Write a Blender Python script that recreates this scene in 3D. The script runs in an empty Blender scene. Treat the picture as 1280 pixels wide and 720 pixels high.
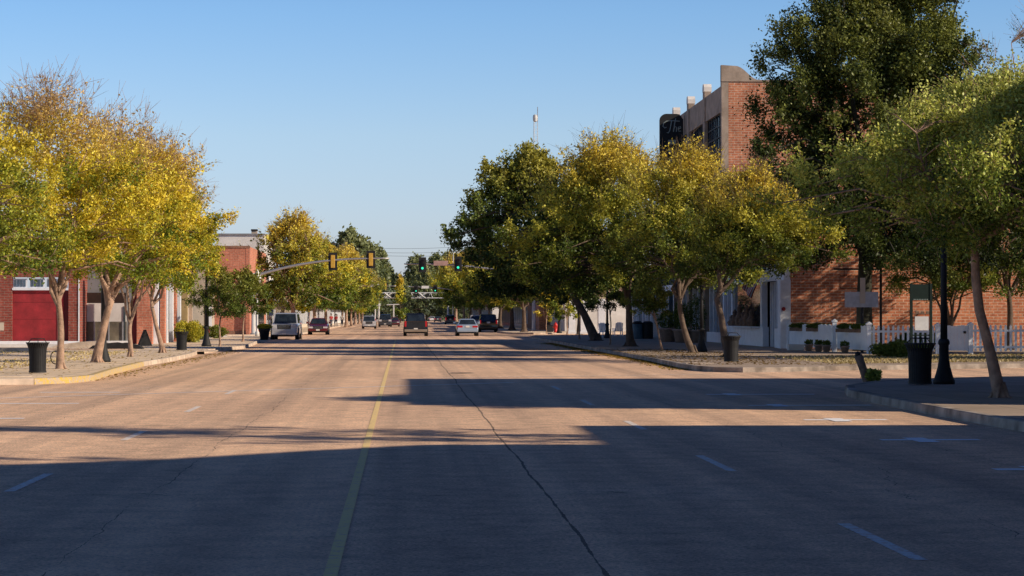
import bpy, math, random
import numpy as np
from mathutils import Vector, Matrix
random.seed(7)
R_ = math.radians
scene = bpy.context.scene
COL = scene.collection

# ------------------------------------------------------------------ camera
F_PX, CH = 3000.0, 1.75
TH = math.atan((394 - 360) / F_PX)
PS = math.atan((640 - 503) / F_PX * math.cos(TH))
FV = Vector((math.sin(PS) * math.cos(TH), math.cos(PS) * math.cos(TH), math.sin(TH)))
RV = Vector((math.cos(PS), -math.sin(PS), 0))
UV = RV.cross(FV)
cam_d = bpy.data.cameras.new('camera')
cam_d.sensor_width = 36.0
cam_d.lens = 36.0 * F_PX / 1280
cam_d.clip_end = 6000
cam = bpy.data.objects.new('camera', cam_d)
COL.objects.link(cam)
m = Matrix((RV, UV, -FV)).transposed().to_4x4()
m.translation = Vector((0, 0, CH))
cam.matrix_world = m
scene.camera = cam

def at(px, py, z=0.15):
    """where the sight line through a photo point meets the level z"""
    d = FV + RV * ((px - 640) / F_PX) + UV * ((360 - py) / F_PX)
    t = (z - CH) / d.z
    return Vector((d.x * t, d.y * t, z))

def xd(px, D):
    d = FV + RV * ((px - 640) / F_PX)
    return d.x / d.y * D

def zd(py, D):
    return CH + (394 - py) / F_PX * D

# ------------------------------------------------------------------ light
scene.view_settings.view_transform = 'Standard'
scene.view_settings.look = 'None'
scene.view_settings.exposure = 0
SUN_EL = R_(26)
sun_dir = Vector((1, -0.42, 0)).normalized() * math.cos(SUN_EL) + Vector((0, 0, math.sin(SUN_EL)))
world = bpy.data.worlds.new('World')
scene.world = world
world.use_nodes = True
wn = world.node_tree
bg = wn.nodes['Background']
sky = wn.nodes.new('ShaderNodeTexSky')
sky.sky_type = 'NISHITA'
sky.sun_disc = False
sky.sun_elevation = SUN_EL
sky.sun_rotation = math.atan2(sun_dir.x, sun_dir.y)
sky.altitude = 0
sky.air_density = 1.35
sky.dust_density = 0.2
sky.ozone_density = 3.2
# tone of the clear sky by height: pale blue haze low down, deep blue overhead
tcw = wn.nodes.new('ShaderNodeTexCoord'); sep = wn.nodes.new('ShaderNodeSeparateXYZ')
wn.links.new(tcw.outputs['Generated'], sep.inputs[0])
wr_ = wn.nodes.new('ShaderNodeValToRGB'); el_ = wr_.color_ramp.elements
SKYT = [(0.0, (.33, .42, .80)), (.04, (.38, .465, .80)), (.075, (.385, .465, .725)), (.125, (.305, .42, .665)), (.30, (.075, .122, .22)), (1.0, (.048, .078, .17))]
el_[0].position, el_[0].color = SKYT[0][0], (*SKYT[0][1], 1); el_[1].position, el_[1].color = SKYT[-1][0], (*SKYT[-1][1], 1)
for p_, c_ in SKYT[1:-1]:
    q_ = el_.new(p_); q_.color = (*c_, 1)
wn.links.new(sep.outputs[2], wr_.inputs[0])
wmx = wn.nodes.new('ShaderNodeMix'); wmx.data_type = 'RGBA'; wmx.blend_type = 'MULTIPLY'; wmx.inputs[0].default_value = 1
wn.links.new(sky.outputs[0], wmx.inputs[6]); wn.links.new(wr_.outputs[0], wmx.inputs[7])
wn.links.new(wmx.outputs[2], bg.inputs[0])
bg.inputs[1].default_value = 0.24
sd = bpy.data.lights.new('sun', 'SUN')
sd.energy = 5.0
sd.angle = R_(0.5)
sd.color = (1.0, 0.84, 0.66)
so = bpy.data.objects.new('sun', sd)
COL.objects.link(so)
so.rotation_euler = sun_dir.to_track_quat('Z', 'Y').to_euler()
so.location = (40, -20, 60)

# ------------------------------------------------------------------ materials
def new_mat(name):
    ma = bpy.data.materials.new(name)
    ma.use_nodes = True
    nt = ma.node_tree
    return ma, nt, nt.nodes['Principled BSDF'], nt.nodes, nt.links

def ramp(N, pts):
    r = N.new('ShaderNodeValToRGB')
    e = r.color_ramp.elements
    e[0].position, e[0].color = pts[0][0], (*pts[0][1], 1)
    e[1].position, e[1].color = pts[-1][0], (*pts[-1][1], 1)
    for p, c in pts[1:-1]:
        q = e.new(p); q.color = (*c, 1)
    return r

def math_n(N, L, op, a, b=None, c=None):
    n = N.new('ShaderNodeMath'); n.operation = op
    for i, v in enumerate((a, b, c)):
        if v is None: continue
        if isinstance(v, (int, float)): n.inputs[i].default_value = v
        else: L.new(v, n.inputs[i])
    return n.outputs[0]

def mixc(N, L, fac, a, b, bt='MIX'):
    n = N.new('ShaderNodeMix'); n.data_type = 'RGBA'; n.blend_type = bt
    for s, v in ((n.inputs[0], fac), (n.inputs[6], a), (n.inputs[7], b)):
        if isinstance(v, (int, float)): s.default_value = v
        elif isinstance(v, tuple): s.default_value = (*v, 1)
        else: L.new(v, s)
    return n.outputs[2]

def noise(N, L, vec, sc, det=4, rough=.55):
    n = N.new('ShaderNodeTexNoise')
    n.inputs['Scale'].default_value = sc
    n.inputs['Detail'].default_value = det
    n.inputs['Roughness'].default_value = rough
    if vec is not None: L.new(vec, n.inputs['Vector'])
    return n.outputs[0]

def simple(name, col, rough=.6, var=.25, scale=6, metal=0, bump=0, spec=.5, coat=0, grime=0):
    ma, nt, b, N, L = new_mat(name)
    tc = N.new('ShaderNodeTexCoord').outputs['Object']
    f = noise(N, L, tc, scale)
    lo = tuple(c * (1 - var) for c in col); hi = tuple(min(1, c * (1 + var)) for c in col)
    r = ramp(N, [(.3, lo), (.7, hi)])
    L.new(f, r.inputs[0])
    out = r.outputs[0]
    if grime:
        g = noise(N, L, tc, scale * .37, 6, .7)
        gr = ramp(N, [(.42, (1, 1, 1)), (.68, (.45, .40, .36))]); L.new(g, gr.inputs[0])
        out = mixc(N, L, grime, out, gr.outputs[0], 'MULTIPLY')
    L.new(out, b.inputs['Base Color'])
    b.inputs['Roughness'].default_value = rough
    b.inputs['Metallic'].default_value = metal
    b.inputs['Specular IOR Level'].default_value = spec
    b.inputs['Coat Weight'].default_value = coat
    b.inputs['Coat Roughness'].default_value = .05
    if bump:
        bn = N.new('ShaderNodeBump'); bn.inputs['Strength'].default_value = bump
        bn.inputs['Distance'].default_value = .02
        L.new(noise(N, L, tc, scale * 6), bn.inputs['Height']); L.new(bn.outputs[0], b.inputs['Normal'])
    return ma

def brick_mat(name, c1, c2, mortar, grime=.35):
    ma, nt, b, N, L = new_mat(name)
    g = N.new('ShaderNodeNewGeometry').outputs['Position']
    s = N.new('ShaderNodeSeparateXYZ'); L.new(g, s.inputs[0])
    xy = math_n(N, L, 'ADD', s.outputs[0], s.outputs[1])
    cb = N.new('ShaderNodeCombineXYZ'); L.new(xy, cb.inputs[0]); L.new(s.outputs[2], cb.inputs[1])
    br = N.new('ShaderNodeTexBrick')
    L.new(cb.outputs[0], br.inputs['Vector'])
    br.inputs['Scale'].default_value = 1
    br.inputs['Brick Width'].default_value = .40
    br.inputs['Row Height'].default_value = .14
    br.inputs['Mortar Size'].default_value = .016
    br.inputs['Mortar Smooth'].default_value = .3
    br.inputs['Color1'].default_value = (*c1, 1); br.inputs['Color2'].default_value = (*c2, 1)
    br.inputs['Mortar'].default_value = (*mortar, 1)
    n1 = noise(N, L, g, .9, 6, .7)
    r = ramp(N, [(.3, (.62, .58, .56)), (.65, (1.12, 1.08, 1.05))]); L.new(n1, r.inputs[0])
    c = mixc(N, L, 1.0, br.outputs[0], r.outputs[0], 'MULTIPLY')
    n2 = noise(N, L, cb.outputs[0], 7, 3)
    r2 = ramp(N, [(.35, (.7, .7, .7)), (.65, (1.2, 1.2, 1.2))]); L.new(n2, r2.inputs[0])
    c = mixc(N, L, .7, c, r2.outputs[0], 'MULTIPLY')
    L.new(c, b.inputs['Base Color'])
    b.inputs['Roughness'].default_value = .9
    bn = N.new('ShaderNodeBump'); bn.inputs['Strength'].default_value = .6; bn.inputs['Distance'].default_value = .01
    inv = math_n(N, L, 'SUBTRACT', 1, br.outputs['Fac'])
    L.new(inv, bn.inputs['Height']); L.new(bn.outputs[0], b.inputs['Normal'])
    return ma

def asphalt_mat():
    ma, nt, b, N, L = new_mat('asphalt')
    g = N.new('ShaderNodeTexCoord').outputs['Object']
    s = N.new('ShaderNodeSeparateXYZ'); L.new(g, s.inputs[0])
    big = noise(N, L, g, .12, 5, .6)
    r = ramp(N, [(.3, (.74, .505, .34)), (.55, (.86, .59, .39)), (.75, (.95, .68, .465))]); L.new(big, r.inputs[0])
    fine = noise(N, L, g, 26, 5, .85)
    r2 = ramp(N, [(.36, (.30, .31, .34)), (.5, (1, 1, 1)), (.64, (1.55, 1.5, 1.45))]); L.new(fine, r2.inputs[0])
    c = mixc(N, L, .85, r.outputs[0], r2.outputs[0], 'MULTIPLY')
    mid = noise(N, L, g, 2.2, 6, .75)
    r3 = ramp(N, [(.34, (.66, .65, .67)), (.58, (1.07, 1.06, 1.05))]); L.new(mid, r3.inputs[0])
    c = mixc(N, L, .8, c, r3.outputs[0], 'MULTIPLY')
    # long wheel-worn tone along the lanes
    mp = N.new('ShaderNodeMapping'); mp.inputs['Scale'].default_value = (1.1, .012, 1); L.new(g, mp.inputs[0])
    lane = noise(N, L, mp.outputs[0], 1, 3)
    r4 = ramp(N, [(.35, (.68, .69, .72)), (.62, (1.12, 1.10, 1.07))]); L.new(lane, r4.inputs[0])
    c = mixc(N, L, .9, c, r4.outputs[0], 'MULTIPLY')
    # cracks running with the road
    mask = None
    for k, (x0, w, amp, sd_) in enumerate([(1.4, .012, .15, 3.1), (-2.45, .008, .5, 9.7), (5.1, .007, 1.3, 17.3), (-5.9, .006, .9, 23.9), (7.0, .005, .9, 31.0)]):
        cb = N.new('ShaderNodeCombineXYZ'); L.new(s.outputs[1], cb.inputs[0]); cb.inputs[1].default_value = sd_
        a = noise(N, L, cb.outputs[0], .10, 8, .62)
        off = math_n(N, L, 'MULTIPLY', math_n(N, L, 'SUBTRACT', a, .5), amp * 2)
        d = math_n(N, L, 'ABSOLUTE', math_n(N, L, 'SUBTRACT', math_n(N, L, 'ADD', s.outputs[0], off), x0))
        wv = noise(N, L, cb.outputs[0], .9, 4, .8)
        ww = math_n(N, L, 'MULTIPLY', math_n(N, L, 'SUBTRACT', wv, .28 if k == 0 else .40), w * 5)
        lt = math_n(N, L, 'LESS_THAN', d, ww)
        mask = lt if mask is None else math_n(N, L, 'MAXIMUM', mask, lt)
    # a few cracks across
    for k, (y0, amp, w, sd_) in enumerate([(23.5, 2.2, .03, 5.5), (30.8, 2.5, .035, 12.2), (44, 3.2, .04, 41.2), (19.2, 1.4, .02, 77.7)]):
        cb = N.new('ShaderNodeCombineXYZ'); L.new(s.outputs[0], cb.inputs[0]); cb.inputs[1].default_value = sd_
        a = noise(N, L, cb.outputs[0], .35, 8, .6)
        off = math_n(N, L, 'MULTIPLY', math_n(N, L, 'SUBTRACT', a, .5), amp * 2)
        d = math_n(N, L, 'ABSOLUTE', math_n(N, L, 'SUBTRACT', math_n(N, L, 'ADD', s.outputs[1], off), y0))
        wv = noise(N, L, cb.outputs[0], 1.3, 4, .8)
        ww = math_n(N, L, 'MULTIPLY', math_n(N, L, 'SUBTRACT', wv, .50), w * 7)
        lt = math_n(N, L, 'LESS_THAN', d, ww)
        mask = math_n(N, L, 'MAXIMUM', mask, lt)
    c = mixc(N, L, math_n(N, L, 'MULTIPLY', mask, .8), c, (.05, .042, .042))
    # oil drips
    st = noise(N, L, g, .9, 2, .4)
    st2 = ramp(N, [(.70, (0, 0, 0)), (.76, (1, 1, 1))]); L.new(st, st2.inputs[0])
    c = mixc(N, L, math_n(N, L, 'MULTIPLY', st2.outputs[0], .35), c, (.10, .08, .07))
    L.new(c, b.inputs['Base Color'])
    b.inputs['Roughness'].default_value = .93
    b.inputs['Specular IOR Level'].default_value = .25
    bn = N.new('ShaderNodeBump'); bn.inputs['Strength'].default_value = .55; bn.inputs['Distance'].default_value = .012
    L.new(fine, bn.inputs['Height']); L.new(bn.outputs[0], b.inputs['Normal'])
    return ma

def paint_mat(name, col, thr, under=(.72, .48, .32)):
    ma, nt, b, N, L = new_mat(name)
    g = N.new('ShaderNodeTexCoord').outputs['Object']
    n = noise(N, L, g, 9, 7, .8)
    r = ramp(N, [(thr, (0, 0, 0)), (thr + .10, (1, 1, 1))]); L.new(n, r.inputs[0])
    n2 = noise(N, L, g, 38, 2, .8)
    un = mixc(N, L, .5, under, ramp_link(N, L, n2), 'MULTIPLY')
    L.new(mixc(N, L, r.outputs[0], un, col), b.inputs['Base Color'])
    b.inputs['Roughness'].default_value = .8
    return ma

def ramp_link(N, L, v):
    r = ramp(N, [(.3, (.5, .5, .5)), (.7, (1.5, 1.5, 1.5))]); L.new(v, r.inputs[0]); return r.outputs[0]

def concrete_mat(name, col, joint=1.5, stain=.6):
    ma, nt, b, N, L = new_mat(name)
    g = N.new('ShaderNodeNewGeometry').outputs['Position']
    br = N.new('ShaderNodeTexBrick'); L.new(g, br.inputs['Vector'])
    br.offset = 0; br.inputs['Scale'].default_value = 1
    br.inputs['Brick Width'].default_value = joint; br.inputs['Row Height'].default_value = joint
    br.inputs['Mortar Size'].default_value = .012; br.inputs['Bias'].default_value = -.2
    c2 = tuple(c * .84 for c in col)
    br.inputs['Color1'].default_value = (*col, 1); br.inputs['Color2'].default_value = (*c2, 1)
    br.inputs['Mortar'].default_value = (*[c * .35 for c in col], 1)
    n = noise(N, L, g, .7, 7, .7)
    r = ramp(N, [(.3, (.55, .53, .5)), (.62, (1.08, 1.06, 1.04))]); L.new(n, r.inputs[0])
    c = mixc(N, L, stain, br.outputs[0], r.outputs[0], 'MULTIPLY')
    f = noise(N, L, g, 30, 3, .8)
    c = mixc(N, L, .18, c, ramp_link(N, L, f), 'MULTIPLY')
    L.new(c, b.inputs['Base Color']); b.inputs['Roughness'].default_value = .9
    bn = N.new('ShaderNodeBump'); bn.inputs['Strength'].default_value = .3; bn.inputs['Distance'].default_value = .01
    L.new(f, bn.inputs['Height']); L.new(bn.outputs[0], b.inputs['Normal'])
    return ma

def leaf_mat(name, trans=.26):
    ma = bpy.data.materials.new(name); ma.use_nodes = True
    nt = ma.node_tree; N, L = nt.nodes, nt.links
    N.remove(N['Principled BSDF'])
    out = N['Material Output']
    at_ = N.new('ShaderNodeAttribute'); at_.attribute_name = 'leafcol'
    d = N.new('ShaderNodeBsdfDiffuse'); t = N.new('ShaderNodeBsdfTranslucent')
    gl = N.new('ShaderNodeBsdfGlossy'); gl.inputs['Roughness'].default_value = .45
    gl.inputs['Color'].default_value = (.5, .5, .5, 1)
    L.new(at_.outputs['Color'], d.inputs['Color'])
    tc = mixc(N, L, 1.0, at_.outputs['Color'], (1.25, 1.15, .55), 'MULTIPLY')
    L.new(tc, t.inputs['Color'])
    mx = N.new('ShaderNodeMixShader'); mx.inputs[0].default_value = trans
    L.new(d.outputs[0], mx.inputs[1]); L.new(t.outputs[0], mx.inputs[2])
    m2 = N.new('ShaderNodeMixShader'); m2.inputs[0].default_value = .04
    L.new(mx.outputs[0], m2.inputs[1]); L.new(gl.outputs[0], m2.inputs[2])
    L.new(m2.outputs[0], out.inputs[0])
    return ma

def glass_mat(name, col=(.02, .028, .035), rough=.05):
    ma, nt, b, N, L = new_mat(name)
    g = N.new('ShaderNodeTexCoord').outputs['Object']
    n = noise(N, L, g, 1.5, 3)
    r = ramp(N, [(.3, tuple(c * .5 for c in col)), (.7, tuple(c * 1.8 for c in col))]); L.new(n, r.inputs[0])
    L.new(r.outputs[0], b.inputs['Base Color'])
    b.inputs['Roughness'].default_value = rough; b.inputs['Specular IOR Level'].default_value = .9
    return ma

def emit_mat(name, col, s):
    ma, nt, b, N, L = new_mat(name)
    g = N.new('ShaderNodeTexCoord').outputs['Object']
    n = noise(N, L, g, 40, 1)
    r = ramp(N, [(.2, tuple(c * .85 for c in col)), (.8, col)]); L.new(n, r.inputs[0])
    L.new(r.outputs[0], b.inputs['Emission Color']); b.inputs['Emission Strength'].default_value = s
    b.inputs['Base Color'].default_value = (*[c * .3 for c in col], 1)
    return ma

M = {}
M['asphalt'] = asphalt_mat()
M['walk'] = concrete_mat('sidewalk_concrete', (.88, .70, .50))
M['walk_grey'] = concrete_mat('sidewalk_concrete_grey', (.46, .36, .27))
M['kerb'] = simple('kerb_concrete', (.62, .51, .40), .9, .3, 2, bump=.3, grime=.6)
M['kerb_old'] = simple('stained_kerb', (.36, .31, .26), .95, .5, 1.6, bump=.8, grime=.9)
M['kerb_yellow'] = paint_mat('kerb_yellow_paint', (.62, .42, .06), .46, (.47, .39, .31))
M['white_line'] = paint_mat('worn_white_paint', (.84, .80, .74), .41)
M['white_bright'] = paint_mat('parking_white_paint', (1.0, 1.0, 1.0), .33)
M['white_faint'] = paint_mat('faint_white_paint', (.97, .95, .92), .47)
M['yellow_line'] = paint_mat('worn_yellow_paint', (.97, .72, .28), .39)
M['yellow_faint'] = paint_mat('faint_yellow_paint', (.85, .54, .28), .66)
M['dirt'] = simple('dry_ground', (.34, .25, .15), .95, .35, 1.5, bump=.5)
M['brick'] = brick_mat('orange_brick', (.52, .17, .085), (.66, .27, .14), (.68, .54, .42))
M['brick_dark'] = brick_mat('dark_red_brick', (.27, .055, .04), (.34, .08, .055), (.28, .2, .17))
M['brick_far'] = brick_mat('salmon_brick', (.56, .19, .115), (.64, .24, .15), (.56, .37, .27))
M['brick_brown'] = brick_mat('brown_brick', (.26, .12, .075), (.33, .17, .11), (.3, .24, .2))
M['stone'] = simple('grey_stone', (.42, .33, .26), .9, .2, 2, bump=.3, grime=.5)
M['capstone'] = simple('pale_capstone', (.78, .74, .69), .8, .1, 2, grime=.3)
M['roof'] = simple('flat_roof', (.16, .15, .14), .95, .3, 1)
M['white'] = simple('white_paint', (.82, .86, .92), .55, .08, 3, grime=.18)
M['white_wall'] = simple('white_render', (.74, .72, .69), .85, .1, 1, grime=.4)
M['white_fence'] = simple('white_fence_paint', (.86, .91, .97), .6, .06, 2.5, grime=.12)
M['cream'] = simple('cream_render', (.62, .55, .45), .85, .1, 1, grime=.35)
M['ochre'] = simple('ochre_render', (.48, .34, .15), .8, .15, 2, grime=.4)
M['tan'] = simple('tan_render', (.5, .41, .32), .85, .12, 1, grime=.3)
M['pink'] = simple('pink_render', (.48, .31, .28), .85, .15, 1, grime=.4)
M['grey_wall'] = simple('grey_render', (.24, .25, .27), .85, .15, 1, grime=.4)
M['redpaint'] = simple('red_painted_boards', (.33, .022, .03), .75, .28, 1.4, bump=.3, grime=.5)
M['redpaint_dark'] = simple('dark_red_paint', (.13, .012, .016), .75, .3, 2)
M['teal'] = simple('teal_panel', (.07, .13, .17), .6, .2, 3)
M['navy'] = simple('navy_canvas', (.018, .022, .05), .85, .3, 4)
M['glass'] = glass_mat('dark_glass')
M['glass_blue'] = glass_mat('sky_glass', (.05, .08, .12), .04)
M['glass_dirty'] = simple('dusty_shop_glass', (.17, .145, .10), .25, .6, 1.1, grime=.6)  # reflections on the tan glass painted in as patchy tone
M['interior'] = simple('dark_interior', (.030, .014, .010), .9, .5, 1)
M['black'] = simple('black_metal', (.011, .012, .014), .7, .3, 8)
M['black_matt'] = simple('black_matt', (.010, .010, .011), .9, .3, 8)
M['steel'] = simple('galvanised_steel', (.42, .42, .42), .4, .15, 5, metal=.55)
M['steel_white'] = simple('pale_steel', (.62, .62, .60), .5, .12, 5)
M['sign_back'] = simple('aluminium_sign_back', (.42, .42, .44), .6, .15, 6)
M['sign_green'] = simple('dark_green_sign', (.004, .018, .015), .9, .3, 5)
M['sign_white'] = simple('white_sign', (.75, .75, .74), .5, .08, 5)
M['letters'] = simple('pale_letters', (.32, .38, .36), .5, .2, 20)
M['sig_yellow'] = simple('signal_yellow', (.60, .36, .05), .5, .15, 8)
M['sig_black'] = simple('signal_black', (.012, .012, .012), .6, .2, 8)
M['green_lit'] = emit_mat('lit_green_lens', (.05, .95, .55), 1.3)
M['lens_dark'] = simple('unlit_red_lens', (.05, .012, .008), .3, .2, 8)
M['globe'] = simple('white_globe', (.78, .78, .76), .3, .05, 5)
M['hydrant'] = simple('hydrant_red', (.55, .03, .025), .45, .2, 8)
M['terracotta'] = simple('clay_pot', (.33, .24, .19), .85, .2, 5, grime=.4)
M['bark_black'] = simple('dark_ivy_bark', (.035, .035, .022), .95, .5, 3, bump=1)
M['bark_mid'] = simple('brown_bark', (.12, .085, .062), .9, .42, 5, bump=.8)  # brown bark darkened; shade on the right trunks is put into the colour
M['wood'] = simple('weathered_wood', (.20, .13, .09), .9, .4, 7, bump=.6)
M['bark'] = simple('pinkish_bark', (.36, .24, .17), .9, .42, 5, bump=.8)
M['bark_dark'] = simple('dark_bark', (.115, .080, .058), .95, .4, 4, bump=.8)
M['tyre'] = simple('rubber_tyre', (.016, .016, .016), .85, .2, 9)
M['rim'] = simple('alloy_rim', (.45, .45, .46), .3, .1, 9, metal=.8)
M['chrome'] = simple('chrome_trim', (.55, .55, .56), .18, .05, 9, metal=.9)
M['silver'] = simple('silver_car_paint', (.52, .54, .58), .3, .04, 3, metal=.25, coat=.8)
M['lightblue'] = simple('pale_blue_car_paint', (.36, .46, .58), .3, .04, 3, metal=.2, coat=.8)
M['carred'] = simple('red_car_paint', (.13, .010, .014), .25, .1, 3, coat=1)
M['carblack'] = simple('black_car_paint', (.008, .009, .012), .2, .1, 3, coat=1)
M['cardark'] = simple('dark_grey_car_paint', (.035, .045, .06), .25, .1, 3, coat=1)
M['carwhite'] = simple('white_car_paint', (.70, .70, .70), .3, .05, 3, coat=.8)
M['cartan'] = simple('tan_car_paint', (.34, .28, .21), .35, .1, 3, metal=.3, coat=.5)
M['taillight'] = emit_mat('red_tail_lens', (.65, .01, .015), .4)
M['headlight'] = simple('clear_head_lens', (.6, .6, .62), .12, .1, 10, coat=1)
M['plate'] = simple('licence_plate', (.75, .74, .70), .5, .08, 20)
M['leaf'] = leaf_mat('leaf')
M['leaf_ever'] = leaf_mat('evergreen_leaf', .18)
M['grass'] = leaf_mat('grass_blade', .3)
M['flag_red'] = simple('flag_red', (.36, .03, .04), .8, .1, 9)
M['flag_white'] = simple('flag_white', (.70, .70, .72), .8, .06, 9)
M['flag_blue'] = simple('flag_blue', (.03, .04, .16), .8, .1, 9)
M['skin'] = simple('skin', (.28, .16, .10), .6, .1, 9)
M['hair'] = simple('dark_hair', (.02, .015, .012), .7, .2, 9)
M['shirt_red'] = simple('red_cotton', (.42, .03, .04), .85, .15, 9)
M['shirt_pale'] = simple('pale_cotton', (.62, .62, .60), .85, .1, 9)
M['denim'] = simple('dark_denim', (.035, .05, .08), .85, .2, 9)
M['yellow_flower'] = simple('yellow_petals', (.62, .50, .04), .7, .3, 20)
M['pink_flower'] = simple('pink_petals', (.45, .06, .11), .7, .3, 20)
M['tarp'] = simple('dark_fabric', (.02, .019, .02), .9, .4, 5)

# ------------------------------------------------------------------ mesh builder
class MB:
    def __init__(s): s.v, s.f, s.mi, s.mats = [], [], [], []
    def slot(s, m):
        if m not in s.mats: s.mats.append(m)
        return s.mats.index(m)
    def add(s, vs, fs, m=None):
        o = len(s.v); s.v += [tuple(v) for v in vs]
        k = s.slot(m) if m is not None else 0
        for f in fs: s.f.append(tuple(i + o for i in f)); s.mi.append(k)
        return s
    def box(s, x0, x1, y0, y1, z0, z1, m=None, rz=0, c=None):
        vs = [Vector((x, y, z)) for z in (z0, z1) for x, y in ((x0, y0), (x1, y0), (x1, y1), (x0, y1))]
        if rz:
            c = Vector(c) if c else Vector(((x0 + x1) / 2, (y0 + y1) / 2, 0))
            rm = Matrix.Rotation(rz, 3, 'Z'); vs = [rm @ (v - c) + c for v in vs]
        return s.add(vs, [(3, 2, 1, 0), (4, 5, 6, 7), (0, 1, 5, 4), (1, 2, 6, 5), (2, 3, 7, 6), (3, 0, 4, 7)], m)
    def prism(s, pts, a, b, axis='z', m=None):
        n = len(pts)
        def mk(p, t):
            return {'z': (p[0], p[1], t), 'x': (t, p[0], p[1]), 'y': (p[0], t, p[1])}[axis]
        vs = [mk(p, a) for p in pts] + [mk(p, b) for p in pts]
        fs = [tuple(range(n - 1, -1, -1)), tuple(range(n, 2 * n))] + [(i, (i + 1) % n, n + (i + 1) % n, n + i) for i in range(n)]
        return s.add(vs, fs, m)
    def tube(s, path, rad, n=6, m=None, cap=True):
        path = [Vector(p) for p in path]
        if not isinstance(rad, (list, tuple)): rad = [rad] * len(path)
        vs, fs = [], []
        for i, p in enumerate(path):
            d = (path[min(i + 1, len(path) - 1)] - path[max(i - 1, 0)])
            d = d.normalized() if d.length > 1e-6 else Vector((0, 0, 1))
            ref = Vector((1, 0, 0)) if abs(d.x) < .8 else Vector((0, 1, 0))
            a = d.cross(ref).normalized(); b = d.cross(a)
            for k in range(n):
                t = 2 * math.pi * k / n
                vs.append(p + (a * math.cos(t) + b * math.sin(t)) * rad[i])
        for i in range(len(path) - 1):
            for k in range(n):
                fs.append((i * n + k, i * n + (k + 1) % n, (i + 1) * n + (k + 1) % n, (i + 1) * n + k))
        if cap:
            fs.append(tuple(range(n))); fs.append(tuple((len(path) - 1) * n + k for k in range(n)))
        return s.add(vs, fs, m)
    def lathe(s, prof, n=16, c=(0, 0), m=None):
        vs, fs = [], []
        for r, z in prof:
            for k in range(n):
                t = 2 * math.pi * k / n
                vs.append((c[0] + r * math.cos(t), c[1] + r * math.sin(t), z))
        for i in range(len(prof) - 1):
            for k in range(n):
                fs.append((i * n + k, i * n + (k + 1) % n, (i + 1) * n + (k + 1) % n, (i + 1) * n + k))
        fs.append(tuple(range(n - 1, -1, -1))); fs.append(tuple((len(prof) - 1) * n + k for k in range(n)))
        return s.add(vs, fs, m)
    def build(s, name, mat=None, parent=None, smooth=False, bevel=0):
        me = bpy.data.meshes.new(name)
        me.from_pydata(s.v, [], s.f)
        for mm in (s.mats if s.mats else [mat]):
            me.materials.append(M[mm] if isinstance(mm, str) else mm)
        if s.mats:
            me.polygons.foreach_set('material_index', s.mi)
        if smooth: me.polygons.foreach_set('use_smooth', [True] * len(me.polygons))
        me.validate(); me.update()
        o = bpy.data.objects.new(name, me); COL.objects.link(o)
        if parent is not None: o.parent = parent
        if bevel:
            b = o.modifiers.new('bevel', 'BEVEL'); b.width = bevel; b.segments = 2; b.limit_method = 'ANGLE'
        return o

def tag(o, label=None, cat=None, group=None, kind=None):
    if label: o['label'] = label
    if cat: o['category'] = cat
    if group: o['group'] = group
    if kind: o['kind'] = kind
    return o

def thing(name, label, cat, loc=(0, 0, 0), rz=0, group=None):
    o = bpy.data.objects.new(name, None); COL.objects.link(o)
    o.location = loc; o.rotation_euler = (0, 0, rz); o.empty_display_size = .2
    return tag(o, label, cat, group)

def copy_thing(root, loc, rz=0, label=None, group=None, scale=None):
    def cp(o, par):
        c = o.copy(); COL.objects.link(c)
        if par is not None: c.parent = par
        for ch in [q for q in bpy.data.objects if q.parent == o and q != c]: cp(ch, c)
        return c
    r = cp(root, None)
    r.location = loc; r.rotation_euler = (0, 0, rz)
    if scale: r.scale = scale
    if label: r['label'] = label
    if group: r['group'] = group
    return r

# ------------------------------------------------------------------ ground, road, walks
MB().add([(-1500, -300, -.012), (1500, -300, -.012), (1500, 4000, -.012), (-1500, 4000, -.012)], [(0, 1, 2, 3)]).build('ground', 'dirt')['kind'] = 'structure'
MB().add([(-70, -60, 0), (70, -60, 0), (70, 320, 0), (-70, 320, 0)], [(0, 1, 2, 3)]).build('road', 'asphalt')['kind'] = 'structure'
MB().add([(-11, 320, 0), (11.5, 320, 0), (11.5, 1500, 0), (-11, 1500, 0)], [(0, 1, 2, 3)]).build('road', 'asphalt')['kind'] = 'structure'

def rnd(pts, r=3.0, k=5):
    return pts
def walk_block(name, pts, mat, open_idx=()):
    """raised slab with a kerb stone line round its street side"""
    MB().prism(pts, -.05, .15).build(name, mat)['kind'] = 'structure'

def kerb_line(pts, mat='kerb', w=.17, name='kerb'):
    vs, fs = [], []
    P = [Vector((p[0], p[1], 0)) for p in pts]
    for i, p in enumerate(P):
        d = (P[min(i + 1, len(P) - 1)] - P[max(i - 1, 0)]).normalized()
        n = Vector((-d.y, d.x, 0))          # left of travel = outer side
        o, q = p + n * .02, p - n * w
        vs += [(o.x + n.x * .012, o.y + n.y * .012, -.02), (o.x, o.y, .145), (o.x - n.x * .02, o.y - n.y * .02, .158), (q.x, q.y, .156), (q.x, q.y, .10)]
    for i in range(len(P) - 1):
        for k in range(4): fs.append((i * 5 + k, (i + 1) * 5 + k, (i + 1) * 5 + k + 1, i * 5 + k + 1))
    o = MB().add(vs, fs).build(name, mat); o['kind'] = 'structure'
    return o

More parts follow.
